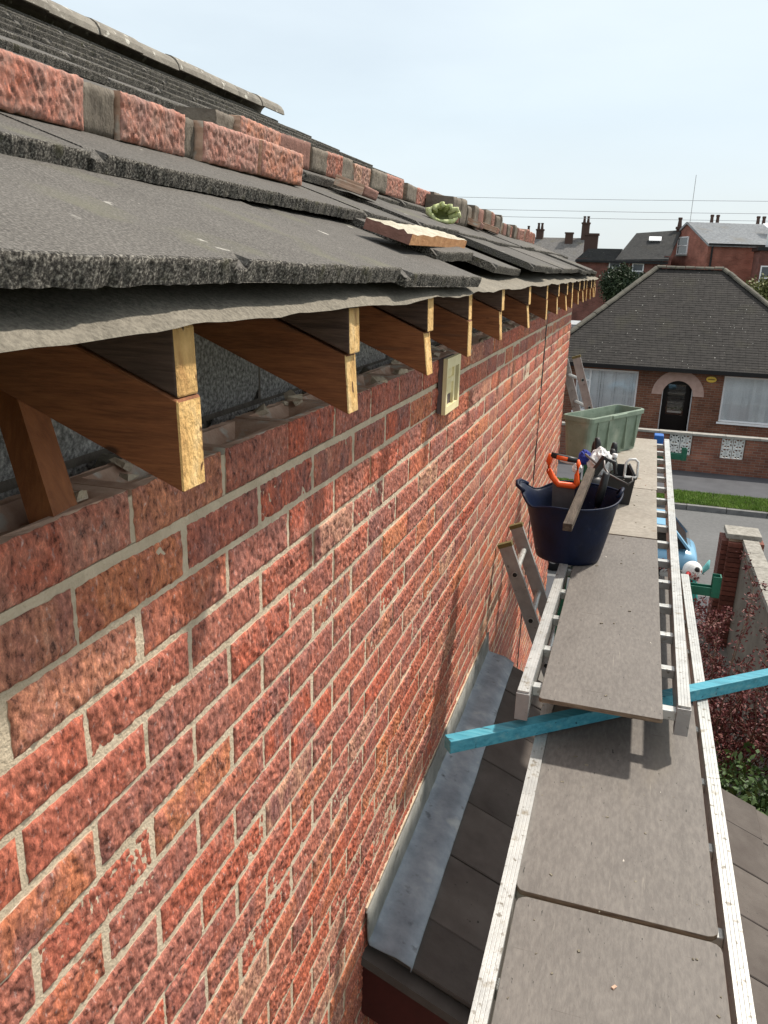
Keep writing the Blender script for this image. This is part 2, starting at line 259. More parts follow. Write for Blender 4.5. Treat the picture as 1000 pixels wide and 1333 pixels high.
M['pale_slate'] = tilemat('pale_slate', (.27, .28, .29), (.36, .37, .38), (.28, .27, .25))
M['far_slate'] = tilemat('far_slate', (.12, .115, .11), (.2, .19, .18), (.15, .14, .11))
M['upvc'] = flat('white_upvc', (.78, .79, .8), .35, var=.04)
M['blind'] = flat('pale_blind', (.84, .87, .9), .7, var=.06)
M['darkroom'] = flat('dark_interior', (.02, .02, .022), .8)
M['gutter'] = flat('black_gutter', (.008, .008, .009), .35)
M['archstone'] = mat('pink_render', [(.3, (.36, .24, .2)), (.7, (.46, .32, .27))], scale=6)
M['yellow'] = flat('alarm_yellow', (.75, .52, .08), .4)
M['pot'] = flat('silhouette_brick', (.075, .045, .036), .9)  # chimney colour darkened so stacks and pots read as silhouettes against the sky
def glassmat(name, tint=(.9, .95, 1), refl=.25):
    m = bpy.data.materials.new(name); m.use_nodes = True; t = m.node_tree; N = t.nodes.new; K = t.links.new
    t.nodes.remove(t.nodes['Principled BSDF']); o = t.nodes['Material Output']
    a = N('ShaderNodeBsdfTransparent'); a.inputs[0].default_value = (*tint, 1); g = N('ShaderNodeBsdfGlossy'); g.inputs['Roughness'].default_value = .03
    x = N('ShaderNodeMixShader'); fr = N('ShaderNodeFresnel'); fr.inputs[0].default_value = 1.5
    ad = N('ShaderNodeMath'); ad.operation = 'ADD'; ad.inputs[1].default_value = refl; K(fr.outputs[0], ad.inputs[0]); K(ad.outputs[0], x.inputs[0]); K(a.outputs[0], x.inputs[1]); K(g.outputs[0], x.inputs[2]); K(x.outputs[0], o.inputs['Surface'])
    return m
M['glass'] = glassmat('window_glass', (.97, .98, .98), refl=.0); M['clear'] = glassmat('clear_plastic', (.85, .88, .86), .1)
def leafmat(name, cols, scale=3):
    m = mat(name, cols, scale=scale, detail=3, rough=.6, rnd=-1, spec=.3); return m
M['red_leaf'] = leafmat('red_leaf', [(.3, (.05, .012, .013)), (.5, (.12, .026, .026)), (.7, (.22, .10, .075))], 14)
M['twig'] = flat('brown_twig', (.12, .075, .05), .8)
M['green_leaf'] = leafmat('green_leaf', [(.3, (.02, .045, .012)), (.5, (.045, .085, .022)), (.72, (.09, .14, .035))], 9)
M['dark_leaf'] = leafmat('dark_leaf', [(.3, (.012, .025, .012)), (.7, (.045, .065, .025))], 3)
M['olive_leaf'] = leafmat('olive_leaf', [(.3, (.06, .075, .02)), (.5, (.13, .14, .04)), (.72, (.22, .22, .08))], 3)
M['bark'] = flat('bark', (.07, .05, .035), .9)

# ------------------------------------------------------------------ ground, road, pavement
ZG = -5.1
M['yard'] = mat('yard_paving', [(.3, (.09, .08, .07)), (.7, (.16, .145, .125))], scale=2, detail=8, bump=.3)
M['road'] = mat('asphalt_road', [(.3, (.085, .085, .084)), (.7, (.12, .12, .118))], scale=.7, detail=9, rough=.9, rnd=-1, cols2=[(.35, (.08, .08, .08)), (.65, (.19, .19, .19))], s2=60, f2=.4, bump=.3, bscale=150, bdist=.004, stretch=(.3, 1, 1))
M['pave'] = mat('dark_pavement', [(.3, (.045, .046, .052)), (.7, (.075, .076, .083))], scale=1.5, detail=8, rnd=-1, bump=.3, bscale=120, bdist=.003)
M['kerb'] = mat('kerb_stone', [(.3, (.10, .10, .10)), (.7, (.18, .175, .17))], scale=5, detail=6, rnd=.1)
M['soil'] = mat('dark_soil', [(.3, (.03, .024, .016)), (.7, (.07, .055, .035))], scale=8, bump=1, bdist=.02)
M['earth'] = mat('grassy_ground', [(.3, (.05, .07, .025)), (.7, (.11, .11, .05))], scale=.4, detail=8)
g = MB(); g.add([(-900, -300, ZG - .3), (900, -300, ZG - .3), (900, 1500, ZG - .3), (-900, 1500, ZG - .3)], [(0, 1, 2, 3)]); g.build('ground', M['earth'], kind='structure')
MB().box((-8, -6, ZG - .4), (2.6, 12.7, ZG)).build('driveway', M['yard'], kind='structure')
MB().box((2.6, -6, ZG - .4), (14, 12.7, ZG - .02)).build('neighbour_yard', M['yard'], kind='structure')
MB().box((-60, 12.7, ZG - .4), (60, 14.2, ZG + .01)).build('near_pavement', M['pave'], kind='structure')
MB().box((-60, 14.33, ZG - .5), (60, 20.3, ZG - .11)).build('road', M['road'], kind='structure')
MB().box((-60, 20.44, ZG - .4), (60, 21.75, ZG - .005)).build('verge_soil', M['soil'], kind='structure')
MB().box((-60, 21.75, ZG - .4), (60, 24.1, ZG + .01)).build('far_pavement', M['pave'], kind='structure')
MB().box((-60, 24.3, ZG - .4), (60, 50, ZG + .02)).build('front_garden', M['soil'], kind='structure')
kb = thing('kerb', 'row of grey kerb stones along the far grass verge', 'kerb')
km = MB().box((0, 0, 0), (.9, .13, .3)).mesh('kerb_stone', M['kerb'])
for i in range(34): put('kerb_stone', km, kb, loc=(-6 + i * .914, 20.305, ZG - .29 + random.uniform(-.004, .004)))
kb2 = MB().box((-60, 14.205, ZG - .3), (60, 14.325, ZG + .005)).build('near_kerb', M['kerb'], kind='structure')
M['grass'] = mat('grass_blade', [(.3, (.07, .13, .015)), (.5, (.13, .22, .03)), (.75, (.2, .28, .05))], scale=3, detail=4, rough=.6, rnd=-1)
n = 42000
px = np.random.uniform(-3, 9, n); py = np.random.uniform(20.46, 21.73, n); h = np.random.uniform(.03, .08, n); an = np.random.uniform(0, 6.28, n); wd = .009
dx, dy = np.cos(an) * wd, np.sin(an) * wd; lx, ly = np.random.normal(0, .025, n), np.random.normal(0, .025, n)
V = np.stack([np.stack([px - dx, py - dy, 0 * px + ZG - .006], 1), np.stack([px + dx, py + dy, 0 * px + ZG - .006], 1), np.stack([px + lx, py + ly, ZG - .006 + h], 1)], 1).reshape(-1, 3)
me = bpy.data.meshes.new('grass'); me.from_pydata(V.tolist(), [], np.arange(3 * n).reshape(-1, 3).tolist()); me.materials.append(M['grass'])
put('grass', me, kind='stuff')

# ------------------------------------------------------------------ THE HOUSE
house = thing('brick_house', 'rustic red brick house with stripped eaves and bare rafter ends', 'house', (0, 0, 0))
Y0, Y1 = -1.3, 7.13
wall = MB().box((-.1, Y0, ZG), (-.0008, 5.159, .0078)).box((-.1, 5.181, ZG), (-.0008, Y1, .0078)).build('outer_wall', M['mortar'], house)
MB().box((-.06, 5.152, ZG), (.0035, 5.188, .06)).build('expansion_joint', M['black'], house)
pj = MB()
for n in range(-9, 29): pj.box((-.09, .767 + .225 * n - .0062, .0085), (-.0012, .767 + .225 * n + .0062, .066 + random.uniform(-.004, .004)), jit=.001)
pj.build('perp_joints', M['mortar'], house, kind='stuff')
def relief(y, z, s, am=1, fq=1):
    y2 = y + .35 * z
    wy = .45 * noise.noise(Vector((y * 45, z * 45, s * 1.3)))
    F = noise.voronoi(Vector((y2 * 78 * fq + s + wy, z * 46 * fq + wy, s * 1.7)))[0]
    a = noise.noise(Vector((y2 * 95 * fq + s * 3, z * 50, s))); b = noise.noise(Vector((y2 * 190 + s * 2, z * 120, s))); c = noise.noise(Vector((y * 20, z * 16 + s, 3.1)))
    return .0022 + am * (.0014 * c + .0034 * (.42 - F[0]) + .0016 * min(.5, F[1] - F[0]) + .0018 * abs(a) + .0014 * b)
def brick_mesh(name, s, nx=76, nz=26, L=.2155, H=.0664, frog=False, ly=0, depth=.1, mats=None, rough=1.0, fq=1.0):
    mb = MB(); idx = {}
    vs = []; ys = np.linspace(-L / 2, L / 2, nx + 1); zs = np.linspace(-H / 2, H / 2, nz + 1)
    for j, z in enumerate(zs):
        for i, y in enumerate(ys):
            e = min(min(i, nx - i) / nx * L, min(j, nz - j) / nz * H)
            x = relief(y, z, s, rough, fq) * min(1, .15 + e / .008) - .0012 * max(0, 1 - e / .004)
            yy, zz = y, z
            if i in (0, nx): yy += .0024 * noise.noise(Vector((z * 90, s, i))) 
            if j in (0, nz): zz += .0023 * noise.noise(Vector((y * 70, s, 5 + j)))
            vs.append((x, yy, zz))
    W_ = nx + 1
    fs = [(j * W_ + i, j * W_ + i + 1, (j + 1) * W_ + i + 1, (j + 1) * W_ + i) for j in range(nz) for i in range(nx)]
    ring = [i for i in range(nx + 1)] + [j * W_ + nx for j in range(1, nz + 1)] + [nz * W_ + i for i in range(nx - 1, -1, -1)] + [j * W_ for j in range(nz - 1, 0, -1)]
    o = len(vs); vs += [(-depth, vs[k][1], vs[k][2]) for k in ring]; nr = len(ring)
    top = set(range(nx + nz, 2 * nx + nz))
    side = [(ring[k], o + k, o + (k + 1) % nr, ring[(k + 1) % nr]) for k in range(nr)]
    mm = [0] * len(fs)
    if not frog:
        fs += side; mm += [1] * nr; fs.append(tuple(o + k for k in range(nr))); mm.append(1)
    else:
        for k in range(nr):
            if k not in top: fs.append(side[k]); mm.append(1)
        fs.append(tuple(o + k for k in range(nr))); mm.append(1)
        T = [ring[k] for k in range(nx + nz, 2 * nx + nz + 1)]; Bk = [o + k for k in range(nx + nz, 2 * nx + nz + 1)]
        # frog: rim then sunken tray
        a = len(vs); zt = H / 2
        rim = [(-.016, -L / 2 + .022, zt), (-.016, L / 2 - .022, zt), (-depth + .014, L / 2 - .022, zt), (-depth + .014, -L / 2 + .022, zt)]
        bot = [(-.032, -L / 2 + .055, zt - .022), (-.032, L / 2 - .055, zt - .022), (-depth + .03, L / 2 - .055, zt - .022), (-depth + .03, -L / 2 + .055, zt - .022)]
        vs += rim + bot
        fs += [tuple(T + [a, a + 1]), (T[-1], Bk[-1], a + 3, a), tuple(Bk[::-1] + [a + 2, a + 3]) if False else tuple([a + 3] + Bk[::-1] + [a + 2]), (Bk[0], T[0], a + 1, a + 2)]
        fs += [(a + i, a + (i + 1) % 4, a + 4 + (i + 1) % 4, a + 4 + i) for i in range(4)] + [(a + 4, a + 5, a + 6, a + 7)]
        mm += [1] * 9
    mb.v, mb.f, mb.m = vs, fs, mm
    me = mb.mesh(name, mats or [M['brick'], M['frog']]); sm = [True] * (nx * nz) + [False] * (len(fs) - nx * nz); me.polygons.foreach_set('use_smooth', sm); return me
BV = [brick_mesh('brick', i * 3.7 + 1, rough=random.uniform(.7, 1.5), fq=random.uniform(.65, 1.3)) for i in range(18)]
TV = [brick_mesh('top_brick', i * 5.1 + 2, frog=True) for i in range(4)]
# list all bricks
Mc = np.array(cm)
def proj(P):
    q = (np.array(P) - np.array(CAM)) @ Mc.T
    return 500 + 1039 * q[0] / q[2], 666.5 + 1039 * q[1] / q[2], q[2]
bricks = []
for k in range(68):
    z = -.075 * k + .0375
    n0 = -10
    for n in range(n0, 32):
        a = .767 + .225 * (n + (.5 if k % 2 else 0)); b = a + .225
        for lo, hi in ((Y0, 5.161), (5.179, Y1)):
            aa, bb = max(a, lo), min(b, hi)
            if bb - aa < .03: continue
            u, v, d = proj((0, (aa + bb) / 2, z))
            vis = d > .05 and -60 < u < 1000 and 300 < v < 1420
            u1, v1, d1 = proj((0, aa + .004, z)); u2, v2, d2 = proj((0, bb - .004, z))
            ar = abs(u2 - u1) * 75 / max(d, .1) if vis and d1 > 0 else 0
            bricks.append((ar + (1e6 if k == 0 and ar > 0 else 0), k, aa, bb, z))
bricks.sort(reverse=True)
rest = []
for i, (ar, k, a, b, z) in enumerate(bricks):
    L_ = b - a
    full = L_ > .21
    if i < 298 and ar > 0:
        me = random.choice(TV if k == 0 else BV)
        o = put('brick', me, wall, loc=(random.gauss(0, .0009), (a + b) / 2 + random.gauss(0, .0012), z + random.gauss(0, .0009) + (.004 if k == 0 else 0)), rot=(random.gauss(0, .004), random.gauss(0, .008), random.gauss(0, .005) + 0))
        if not full: o.scale = (1, (L_ - .0105) / .2145, 1)
    else: rest.append((k, a, b, z))
# the rest in one mesh
nx, nz_ = 10, 4; vs = []; fs = []; at = []; W_ = nx + 1
for (k, a, b, z) in rest:
    s = random.random(); o = len(vs); vis = a > .3 and z > -3.2
    X = random.gauss(0, .001); Z = z + random.gauss(0, .001)
    mx_, mz = (nx, nz_) if vis else (1, 1); w = mx_ + 1
    for j in range(mz + 1):
        for i in range(mx_ + 1):
            y = a + .0052 + (b - a - .0104) * i / mx_; zz = Z - .0327 + .0655 * j / mz
            edge = i in (0, mx_) or j in (0, mz)
            vs.append((X + (relief(y, zz, s * 40) if vis and not edge else -.0004), y, zz))
    fs += [(o + j * w + i, o + j * w + i + 1, o + (j + 1) * w + i + 1, o + (j + 1) * w + i) for j in range(mz) for i in range(mx_)]
    c = [o, o + mx_, o + mz * w + mx_, o + mz * w]; p = len(vs); vs += [(-.03, vs[q][1], vs[q][2]) for q in c]
    if vis: 
        fs += [(c[q], p + q, p + (q + 1) % 4, c[(q + 1) % 4]) for q in range(4)]
    else: fs += [(c[q], p + q, p + (q + 1) % 4, c[(q + 1) % 4]) for q in range(4)]
    at += [s] * (len(fs) - len(at))
me = bpy.data.meshes.new('small_bricks'); me.from_pydata(vs, [], fs); me.materials.append(M['brick_far'])
A_ = me.attributes.new('rnd', 'FLOAT', 'FACE'); A_.data.foreach_set('value', at); me.polygons.foreach_set('use_smooth', [True] * len(fs))
put('small_bricks', me, wall, kind='stuff')
# gable and back walls, closing the house
MB().box((-5.6, 7.03, ZG), (-.101, Y1, .1)).prism([(-5.6, .1), (-.101, .1), (-.3, .32), (-2.85, 1.5), (-5.4, .32)], 7.03, Y1).build('gable_wall', M['terr_brick2'], house)
MB().box((-5.6, Y0, ZG), (-5.5, 7.02, .1)).box((-5.49, Y0, ZG), (-.12, Y0 + .1, .3)).build('rear_wall', M['terr_brick2'], house)
# inner block leaf
inner = MB().box((-.262, Y0 + .12, -1.5), (-.169, 7.02, .262)).build('inner_wall', M['greymortar'], house)
bm_ = [None] * 4
for v in range(4):
    mb = MB(); nx, nz2 = 18, 9; vs = []
    for j in range(nz2 + 1):
        for i in range(nx + 1):
            y = -.215 + .43 * i / nx; z = -.102 + .204 * j / nz2; e = i in (0, nx) or j in (0, nz2)
            vs.append((-.005 if e else .003 * noise.noise(Vector((y * 60, z * 60, v * 7))) + .002 * noise.noise(Vector((y * 20, z * 20, v))), y, z))
    w = nx + 1; fs = [(j * w + i, j * w + i + 1, (j + 1) * w + i + 1, (j + 1) * w + i) for j in range(nz2) for i in range(nx)]
    mb.add(vs, fs); c = [0, nx, nz2 * w + nx, nz2 * w]; mb.add([(-.09, vs[q][1], vs[q][2]) for q in c], []); p = len(vs)
    mb.f += [(c[q], p + q, p + (q + 1) % 4, c[(q + 1) % 4]) for q in range(4)] + [(p, p + 1, p + 2, p + 3)]; mb.m = [0] * len(mb.f)
    bm_[v] = mb.mesh('block', M['block'])
for k in range(3):
    for n in range(19): put('block', random.choice(bm_), inner, loc=(-.164, -.96 + .44 * n + (.22 if k % 2 else 0), .17 - .214 * k + random.gauss(0, .002)))
# cavity fill: mortar droppings
db = MB()
for i in range(420):
    r = random.uniform(.006, .02); c = (random.uniform(-.158, -.108), random.uniform(.2, 7), random.uniform(.0, .05)); 
    T = Matrix.Translation(c) @ Euler((random.random() * 6, random.random() * 6, 0)).to_matrix().to_4x4()
    db.box((-r, -r, -r * .7), (r, r, r * .7), T=T, jit=r * .45)
db.box((-.164, -1, -.05), (-.103, 7, .012)); db.build('mortar_droppings', M['debris'], house, kind='stuff')
# lumps of old bedding mortar left along the wall top
lm = MB()
for i in range(95):
    r = random.uniform(.003, .011); c = (random.choice([random.uniform(-.098, -.08), random.uniform(-.02, -.006), random.uniform(-.09, -.01)]), random.uniform(.25, 6.8), .073 + r * .35)
    lm.box((-r, -r * 1.5, -r * .6), (r, r * 1.5, r * .6), T=Matrix.Translation(c) @ Euler((random.gauss(0, .3), random.gauss(0, .3), random.random() * 6)).to_matrix().to_4x4(), jit=r * .5)
lm.build('mortar_lumps', M['mortar'], house, kind='stuff')
# --- rafters
rside, rend = M['rafter'], M['endgrain']
RY = [-.66, -.22, .22, .656, 1.093, 1.528, 1.943, 2.378, 2.976, 3.608, 4.033, 4.51, 4.949, 5.397, 5.80, 6.22, 6.65, 7.03, 7.36]
TH = .041; SL = .42
def rafter_mesh(v):
    mb = MB(); lo, hi = .129 + .002 * v, .213
    prof = [(.163 + .004 * v, lo), (.161, hi), (-2.9, hi + 3.06 * SL), (-2.9, lo + 3.06 * SL)]
    n = 4; vs = [(x, 0, z) for x, z in prof] + [(x, -TH, z) for x, z in prof]
    mb.add(vs, [(0, 1, 2, 3)[::-1], (4, 5, 6, 7), (1, 0, 4, 5)[::-1], (2, 1, 5, 6)[::-1], (3, 2, 6, 7)[::-1], (0, 3, 7, 4)[::-1]]); mb.m = [0, 0, 1, 0, 0, 0]
    return mb.mesh('rafter', [rside, rend])
def firring_mesh(v):
    mb = MB(); e = .168 - .008 * (v % 2)
    prof = [(e, .2145), (e - .002, .277), (-.32, .277 + .485 * .315), (-.42, .2145 + .585 * SL)]
    vs = [(x, -.001, z) for x, z in prof] + [(x, -TH - .003 + .006 * (v % 2), z) for x, z in prof]
    mb.add(vs, [(0, 1, 2, 3)[::-1], (4, 5, 6, 7), (1, 0, 4, 5)[::-1], (2, 1, 5, 6)[::-1], (3, 2, 6, 7)[::-1], (0, 3, 7, 4)[::-1]]); mb.m = [0, 0, 1, 1 if v == 1 else 0, 0, 0]
    return mb.mesh('firring', [M['firring'], rend])
RM = [rafter_mesh(v) for v in range(3)]; FM = [firring_mesh(v) for v in range(3)]
for i, y in enumerate(RY):
    rt = random.gauss(0, .012)
    r = put('rafter', RM[i % 3], house, loc=(0, y, random.gauss(0, .002)), rot=(0, 0, rt)); b = r.modifiers.new('bevel', 'BEVEL'); b.width = .0015; b.segments = 1
    f = put('firring', FM[(i + 1) % 3], r, rot=(0, 0, random.gauss(0, .006))); b = f.modifiers.new('bevel', 'BEVEL'); b.width = .0025; b.segments = 2
# red-brown strut by the first rafter
st = MB(); st.bar((-.022, .667, .060), (-.135, .735, .255), .046, .03, up=(1, 0, 0)); st.build('rafter_strut', M['redstrut'], house)

# --- roof underlay and tiles
def felt_z(x, y):
    if x > -.3: z = .281 + (.165 - x) * .315
    else: z = .281 + .465 * .315 + (-.3 - x) * SL
    return z
roof = None
mb = MB(); FP = [(-9, 0), (0, .336), (.06, .320), (.1, .3095), (.14, .298), (.165, .289), (.177, .2835)]
xs = [.177, .174, .170, .163, .155, .14, .12, .09, .06, 0, -.1, -.3, -1, -2, -2.87]; ny = 330; ys = np.linspace(-1.25, 7.4, ny)
for j, y in enumerate(ys):
    # sag between rafters
    k = max(i for i, r in enumerate([-9] + RY) if r <= y or i == 0); nxt = RY[k] if k < len(RY) else 7.6; prv = RY[k - 1] if k > 0 else RY[0] - .44
    t = min(1, max(0, (y - prv) / max(.1, nxt - TH - prv))); sag = math.sin(math.pi * t) * .006
    for i, x in enumerate(xs):
        w = math.exp(-max(0, (.19 - x) / .12)); n_ = noise.noise(Vector((x * 8, y * 2.6, 0))) * .003 + noise.noise(Vector((y * 14, x * 20, 4))) * .0025
        xo = x + (.006 * noise.noise(Vector((y * 6, 1, 1))) + .004 * noise.noise(Vector((y * 40, 3, 1))) if i < 3 else 0)
        zz = (felt_z(x, y) if x < -.02 else float(np.interp(x, [p[0] for p in FP[1:]], [p[1] for p in FP[1:]]))) - sag * (.4 + .6 * w) + n_ * (.3 + w) - (.003 * (3 - i) / 3 if i < 3 else 0) * (1 + 1.0 * max(0, noise.noise(Vector((y * 2.1, 7, 2)))))
        mb.v.append((xo, y, zz))
w = len(xs); mb.f = [(j * w + i, j * w + i + 1, (j + 1) * w + i + 1, (j + 1) * w + i) for j in range(ny - 1) for i in range(w - 1)]; mb.m = [0] * len(mb.f)
roof = mb.build('roof', M['felt'], house, smooth=True)
MB().add([(-2.88, -1.25, 1.54), (-2.88, 7.4, 1.54), (-5.9, 7.4, .28), (-5.9, -1.25, .28)], [(0, 1, 2, 3)]).build('far_roof_slope', M['slate'], roof)
bt = MB()
for i in range(9):
    x = -.14 - .3 * i; z = felt_z(x, 0) + .012
    bt.box((x - .02, -1.2, z - .012), (x + .02, 7.35, z + .012))
bt.build('battens', M['firring'], roof)
CW = .517; TL = .40; TT = .0225
def tile_mesh(s, broken=0):
    nx, ns = 150, 5; mb = MB(); vs = []
    # rows of points: top surface strips going up slope then front edge
    Ltop = [0.0, .004, .02, .12, .3, TL]
    def edge(y): return .0035 * noise.noise(Vector((y * 30, s, 1))) + .006 * noise.noise(Vector((y * 9, s, 2)))
    ys = np.linspace(.0, CW - .004, nx + 1)
    def topz(y, u):
        z = TT - (.0032 * abs(noise.noise(Vector((y * 60, s, 9)))) if u < .003 else 0) + .0008 * noise.noise(Vector((y * 20, u * 20, s)))
        t = CW - y
        if y < .026 and u < .012: z -= .008
        return z
    rows = []
    for u in Ltop: rows.append([(-u - edge(y) * (1 if u < .01 else 0), y, topz(y, u)) for y in ys])
    fr = []
    for q in range(4):
        h = 1 - (q + 1) / 4
        fr.append([(-edge(y) + .0022 * noise.noise(Vector((y * 120, h * 4 + q * 1.1, s))) + .0016 * noise.noise(Vector((y * 260, q * 2.3, s))), y, TT * h * (.62 if y < .026 else 1) + .0015 * noise.noise(Vector((y * 70, q, s + 5)))) for y in ys])
    allr = rows[::-1] + fr; nr = len(allr); w = nx + 1
    for r_ in allr: vs += r_
    fs = []; mm = []
    for j in range(nr - 1):
        for i in range(nx):
            fs.append((j * w + i, (j + 1) * w + i, (j + 1) * w + i + 1, j * w + i + 1)); mm.append(0 if j < len(rows) - 2 else 1)
    o = len(vs); vs += [(-TL, 0, 0), (-TL, CW - .004, 0)]
    fs += [((nr - 1) * w, o, o + 1, (nr - 1) * w + nx)]; mm.append(1)
    fs += [tuple([j * w for j in range(nr)] + [o])[::-1], tuple([j * w + nx for j in range(nr)] + [o + 1])]; mm += [1, 1]
    mb.v, mb.f, mb.m = vs, fs, mm; me = mb.mesh('roof_tile', [M['tile_top'], M['tile_edge']]); me.polygons.foreach_set('use_smooth', [q < len(fs) - 3 and q // nx >= len(rows) - 1 for q in range(len(fs))]); return me
TM = [tile_mesh(i * 4.3 + 1) for i in range(7)]
ROWX = [(.172, .3112, .348)] + [(-.1 - .3 * i, .428 + .125 * i, .343) for i in range(10)]
for i, (x, z, sl) in enumerate(ROWX):
    off = -.903 + (0 if i % 2 == 0 else .224)
    n = 17; cw = .559 if i == 0 else CW
    if i == 0: off = -.974
    for k in range(n):
        y = off + cw * k
        if y > 7.3: continue
        dx = random.gauss(0, .004); dz = random.gauss(0, .0015); rx = random.gauss(0, .004); rz = random.gauss(0, .002 if i == 0 else .004)
        sc = cw / CW * 1.007
        if i < 2 and k < 4: rx = 0; dz = 0; rz = 0; dx *= .4
        if i == 0:
            if k == 5: dx = -.085; dz = .033; rx = .02; sc *= .72; y += .02
            if k == 4: dz = -.011; rx = -.012; sc *= 1.09; dx = .008
            if k == 3: rx = -.008
            if k >= 6: dz = .011 + random.gauss(0, .003); dx = -.012 + random.gauss(0, .012); rx = random.gauss(0, .012)
        if i == 1 and k > 4: dz += random.uniform(0, .006); rx += random.gauss(0, .008)
        if y + CW > 7.42: sc = (7.42 - y) / CW
        o = put('roof_tile', random.choice(TM), roof, loc=(x + dx, y, z + dz), rot=(rx, math.atan(sl), rz)); o.scale = (1, sc, 1)
# ridge
mb = MB(); nseg = 9; prof = [(.13 * math.cos(math.pi * (j / nseg)), .105 * math.sin(math.pi * j / nseg)) for j in range(nseg + 1)]; prof += [(x * .86, z * .84) for x, z in prof[::-1]]
mb.prism(prof, 0, .447); rm = mb.mesh('ridge_tile', M['ridge'])
for k in range(20): put('ridge_tile', rm, roof, loc=(-2.88 + random.gauss(0, .004), -1.25 + .45 * k - .38 + 0.02, 1.618 + random.gauss(0, .004)), rot=(random.gauss(0, .004), 0, 0))
# verge: bedding mortar and undercloak along the gable end
vg = MB()
for (x, z, sl) in ROWX: vg.box((x - .31, 7.37, z - .03), (x - .02, 7.405, z + .012), jit=.004)
vg.build('verge_mortar', M['greymortar'], roof)

# --- plastic box on the wall
jb = MB(); jb.box((0.004, 2.285, -.081), (.018, 2.467, .078), m=1)
jb.build('vent_box', [M['cream'], M['boxside']], house)
vb = [o for o in house.children if o.name.startswith('vent_box')][0]
f = MB(); y0, y1, z0, z1, x0, x1 = 2.283, 2.469, -.084, .080, .018, .030
f.box((x0, y0, z0), (x1, y0 + .016, z1)); f.box((x0, y1 - .022, z0), (x1, y1, z1)); f.box((x0, y0 + .016, z0), (x1, y1 - .022, z0 + .022)); f.box((x0, y0 + .016, z1 - .03), (x1, y1 - .022, z1)); f.box((x0, y0 + .016, .005), (x1 - .004, y1 - .06, .02)); f.box((x0, y1 - .075, z0 + .022), (x1 - .003, y1 - .06, z1 - .03)); f.box((x0 - .001, y0 + .016, -.03), (x1 - .009, y1 - .075, z1 - .03))
f.box((x0 - .001, y0 + .016, z0 + .02), (x1 - .009, y0 + .05, -.03))
f.build('vent_grille', M['cream'], vb)

# ------------------------------------------------------------------ LEAN-TO
lean = thing('lean_to', 'low lean-to roof of brown slabs with lead flashing against the brick wall', 'lean-to', (0, 1.72, -1.5))
def LP(x, y, dz=0): return (x, y - 1.72, -1.485 - .445 * x + 1.5 + dz)
LY0, LY1 = 0, 1.86
mb = MB(); 
mb.add([LP(.02, 1.74, -.03), LP(2.0, 1.74, -.03), LP(2.0, 3.56, -.03), LP(.02, 3.56, -.03), LP(.02, 1.74, -.09), LP(2.0, 1.74, -.09), LP(2.0, 3.56, -.09), LP(.02, 3.56, -.09)], [(0, 1, 2, 3), (7, 6, 5, 4), (0, 4, 5, 1), (1, 5, 6, 2), (2, 6, 7, 3), (3, 7, 4, 0)])
mb.build('roof_deck', M['darkwood'], lean)
sm_ = MB().box((-.002, .002, 0), (.352, .287, .016)).mesh('roof_slab', M['slate'])
ang = math.atan(.445)
for r_ in range(6):
    for c_ in range(7):
        y = 1.62 + c_ * .29 if r_ % 2 == 0 else 1.62 + c_ * .29
        lo = y; w_ = 1
        if y < 1.71: lo = 1.72; w_ = (y + .287 - lo) / .285
        if y + .287 > 3.6: w_ = (3.6 - y) / .285
        if w_ < .1: continue
        x = .03 + .325 * r_
        o = put('roof_slab', sm_, lean, loc=(x, lo - 1.72, -1.485 - .445 * x + 1.5 - .014 + random.gauss(0, .0015) ), rot=(random.gauss(0, .003), ang - .02 , random.gauss(0, .003))); o.scale = (1, w_, 1)
        bv = o.modifiers.new('bevel', 'BEVEL'); bv.width = .003; bv.segments = 1
# flashing: upstand, fold and apron as one dressed sheet
mb = MB(); pr = [(.006, .105), (.012, .103), (.014, .05), (.017, .012), (.022, -.004), (.06, -.014), (.10, -.022), (.142, -.043), (.146, -.050), (.143, -.062)]
nyf = 60
for j in range(nyf + 1):
    y = -.012 + (1.90) * j / nyf
    for i, (x, z) in enumerate(pr):
        d = .004 * noise.noise(Vector((x * 30, y * 9, 1))) + .003 * noise.noise(Vector((x * 60, y * 28, 5)))
        if j == 0: z -= .008 * (i > 3)
        mb.v.append((x + (abs(d) if i < 4 else 0) + (.004 * noise.noise(Vector((y * 5, 2, 2))) if i > 6 else 0), y, z - .0 + (d if i >= 4 else 0) + .012 + (.008 if i >= 4 else 0)))
w = len(pr); mb.f = [(j * w + i, (j + 1) * w + i, (j + 1) * w + i + 1, j * w + i + 1) for j in range(nyf) for i in range(w - 1)]; mb.m = [0] * len(mb.f)
mb.m = [1 if (q % (w - 1)) < 3 else 0 for q in range(len(mb.f))]
fl = mb.build('lead_flashing', [M['lead'], M['lead_old']], lean, smooth=True); s_ = fl.modifiers.new('solid', 'SOLIDIFY'); s_.thickness = .004; s_.offset = 1
mf = MB(); mf.box((-.001, .0, .105), (.006, 1.87, .121), jit=.001); mf.build('mortar_fillet', M['mortar'], lean)
mb = MB()
for (z0, z1, y0, y1, m) in ((-.06, -.03, -.035, .018, 0), (-.26, -.062, -.012, .016, 1)):
    mb.add([LP(.0, 1.72 + y0, z0), LP(2.02, 1.72 + y0, z0), LP(2.02, 1.72 + y1, z0), LP(.0, 1.72 + y1, z0), LP(.0, 1.72 + y0, z1), LP(2.02, 1.72 + y0, z1), LP(2.02, 1.72 + y1, z1), LP(.0, 1.72 + y1, z1)], [(0, 1, 2, 3), (7, 6, 5, 4), (0, 4, 5, 1), (1, 5, 6, 2), (2, 6, 7, 3), (3, 7, 4, 0)], m)
mb.build('bargeboard', [M['slate'], M['redpaint']], lean)
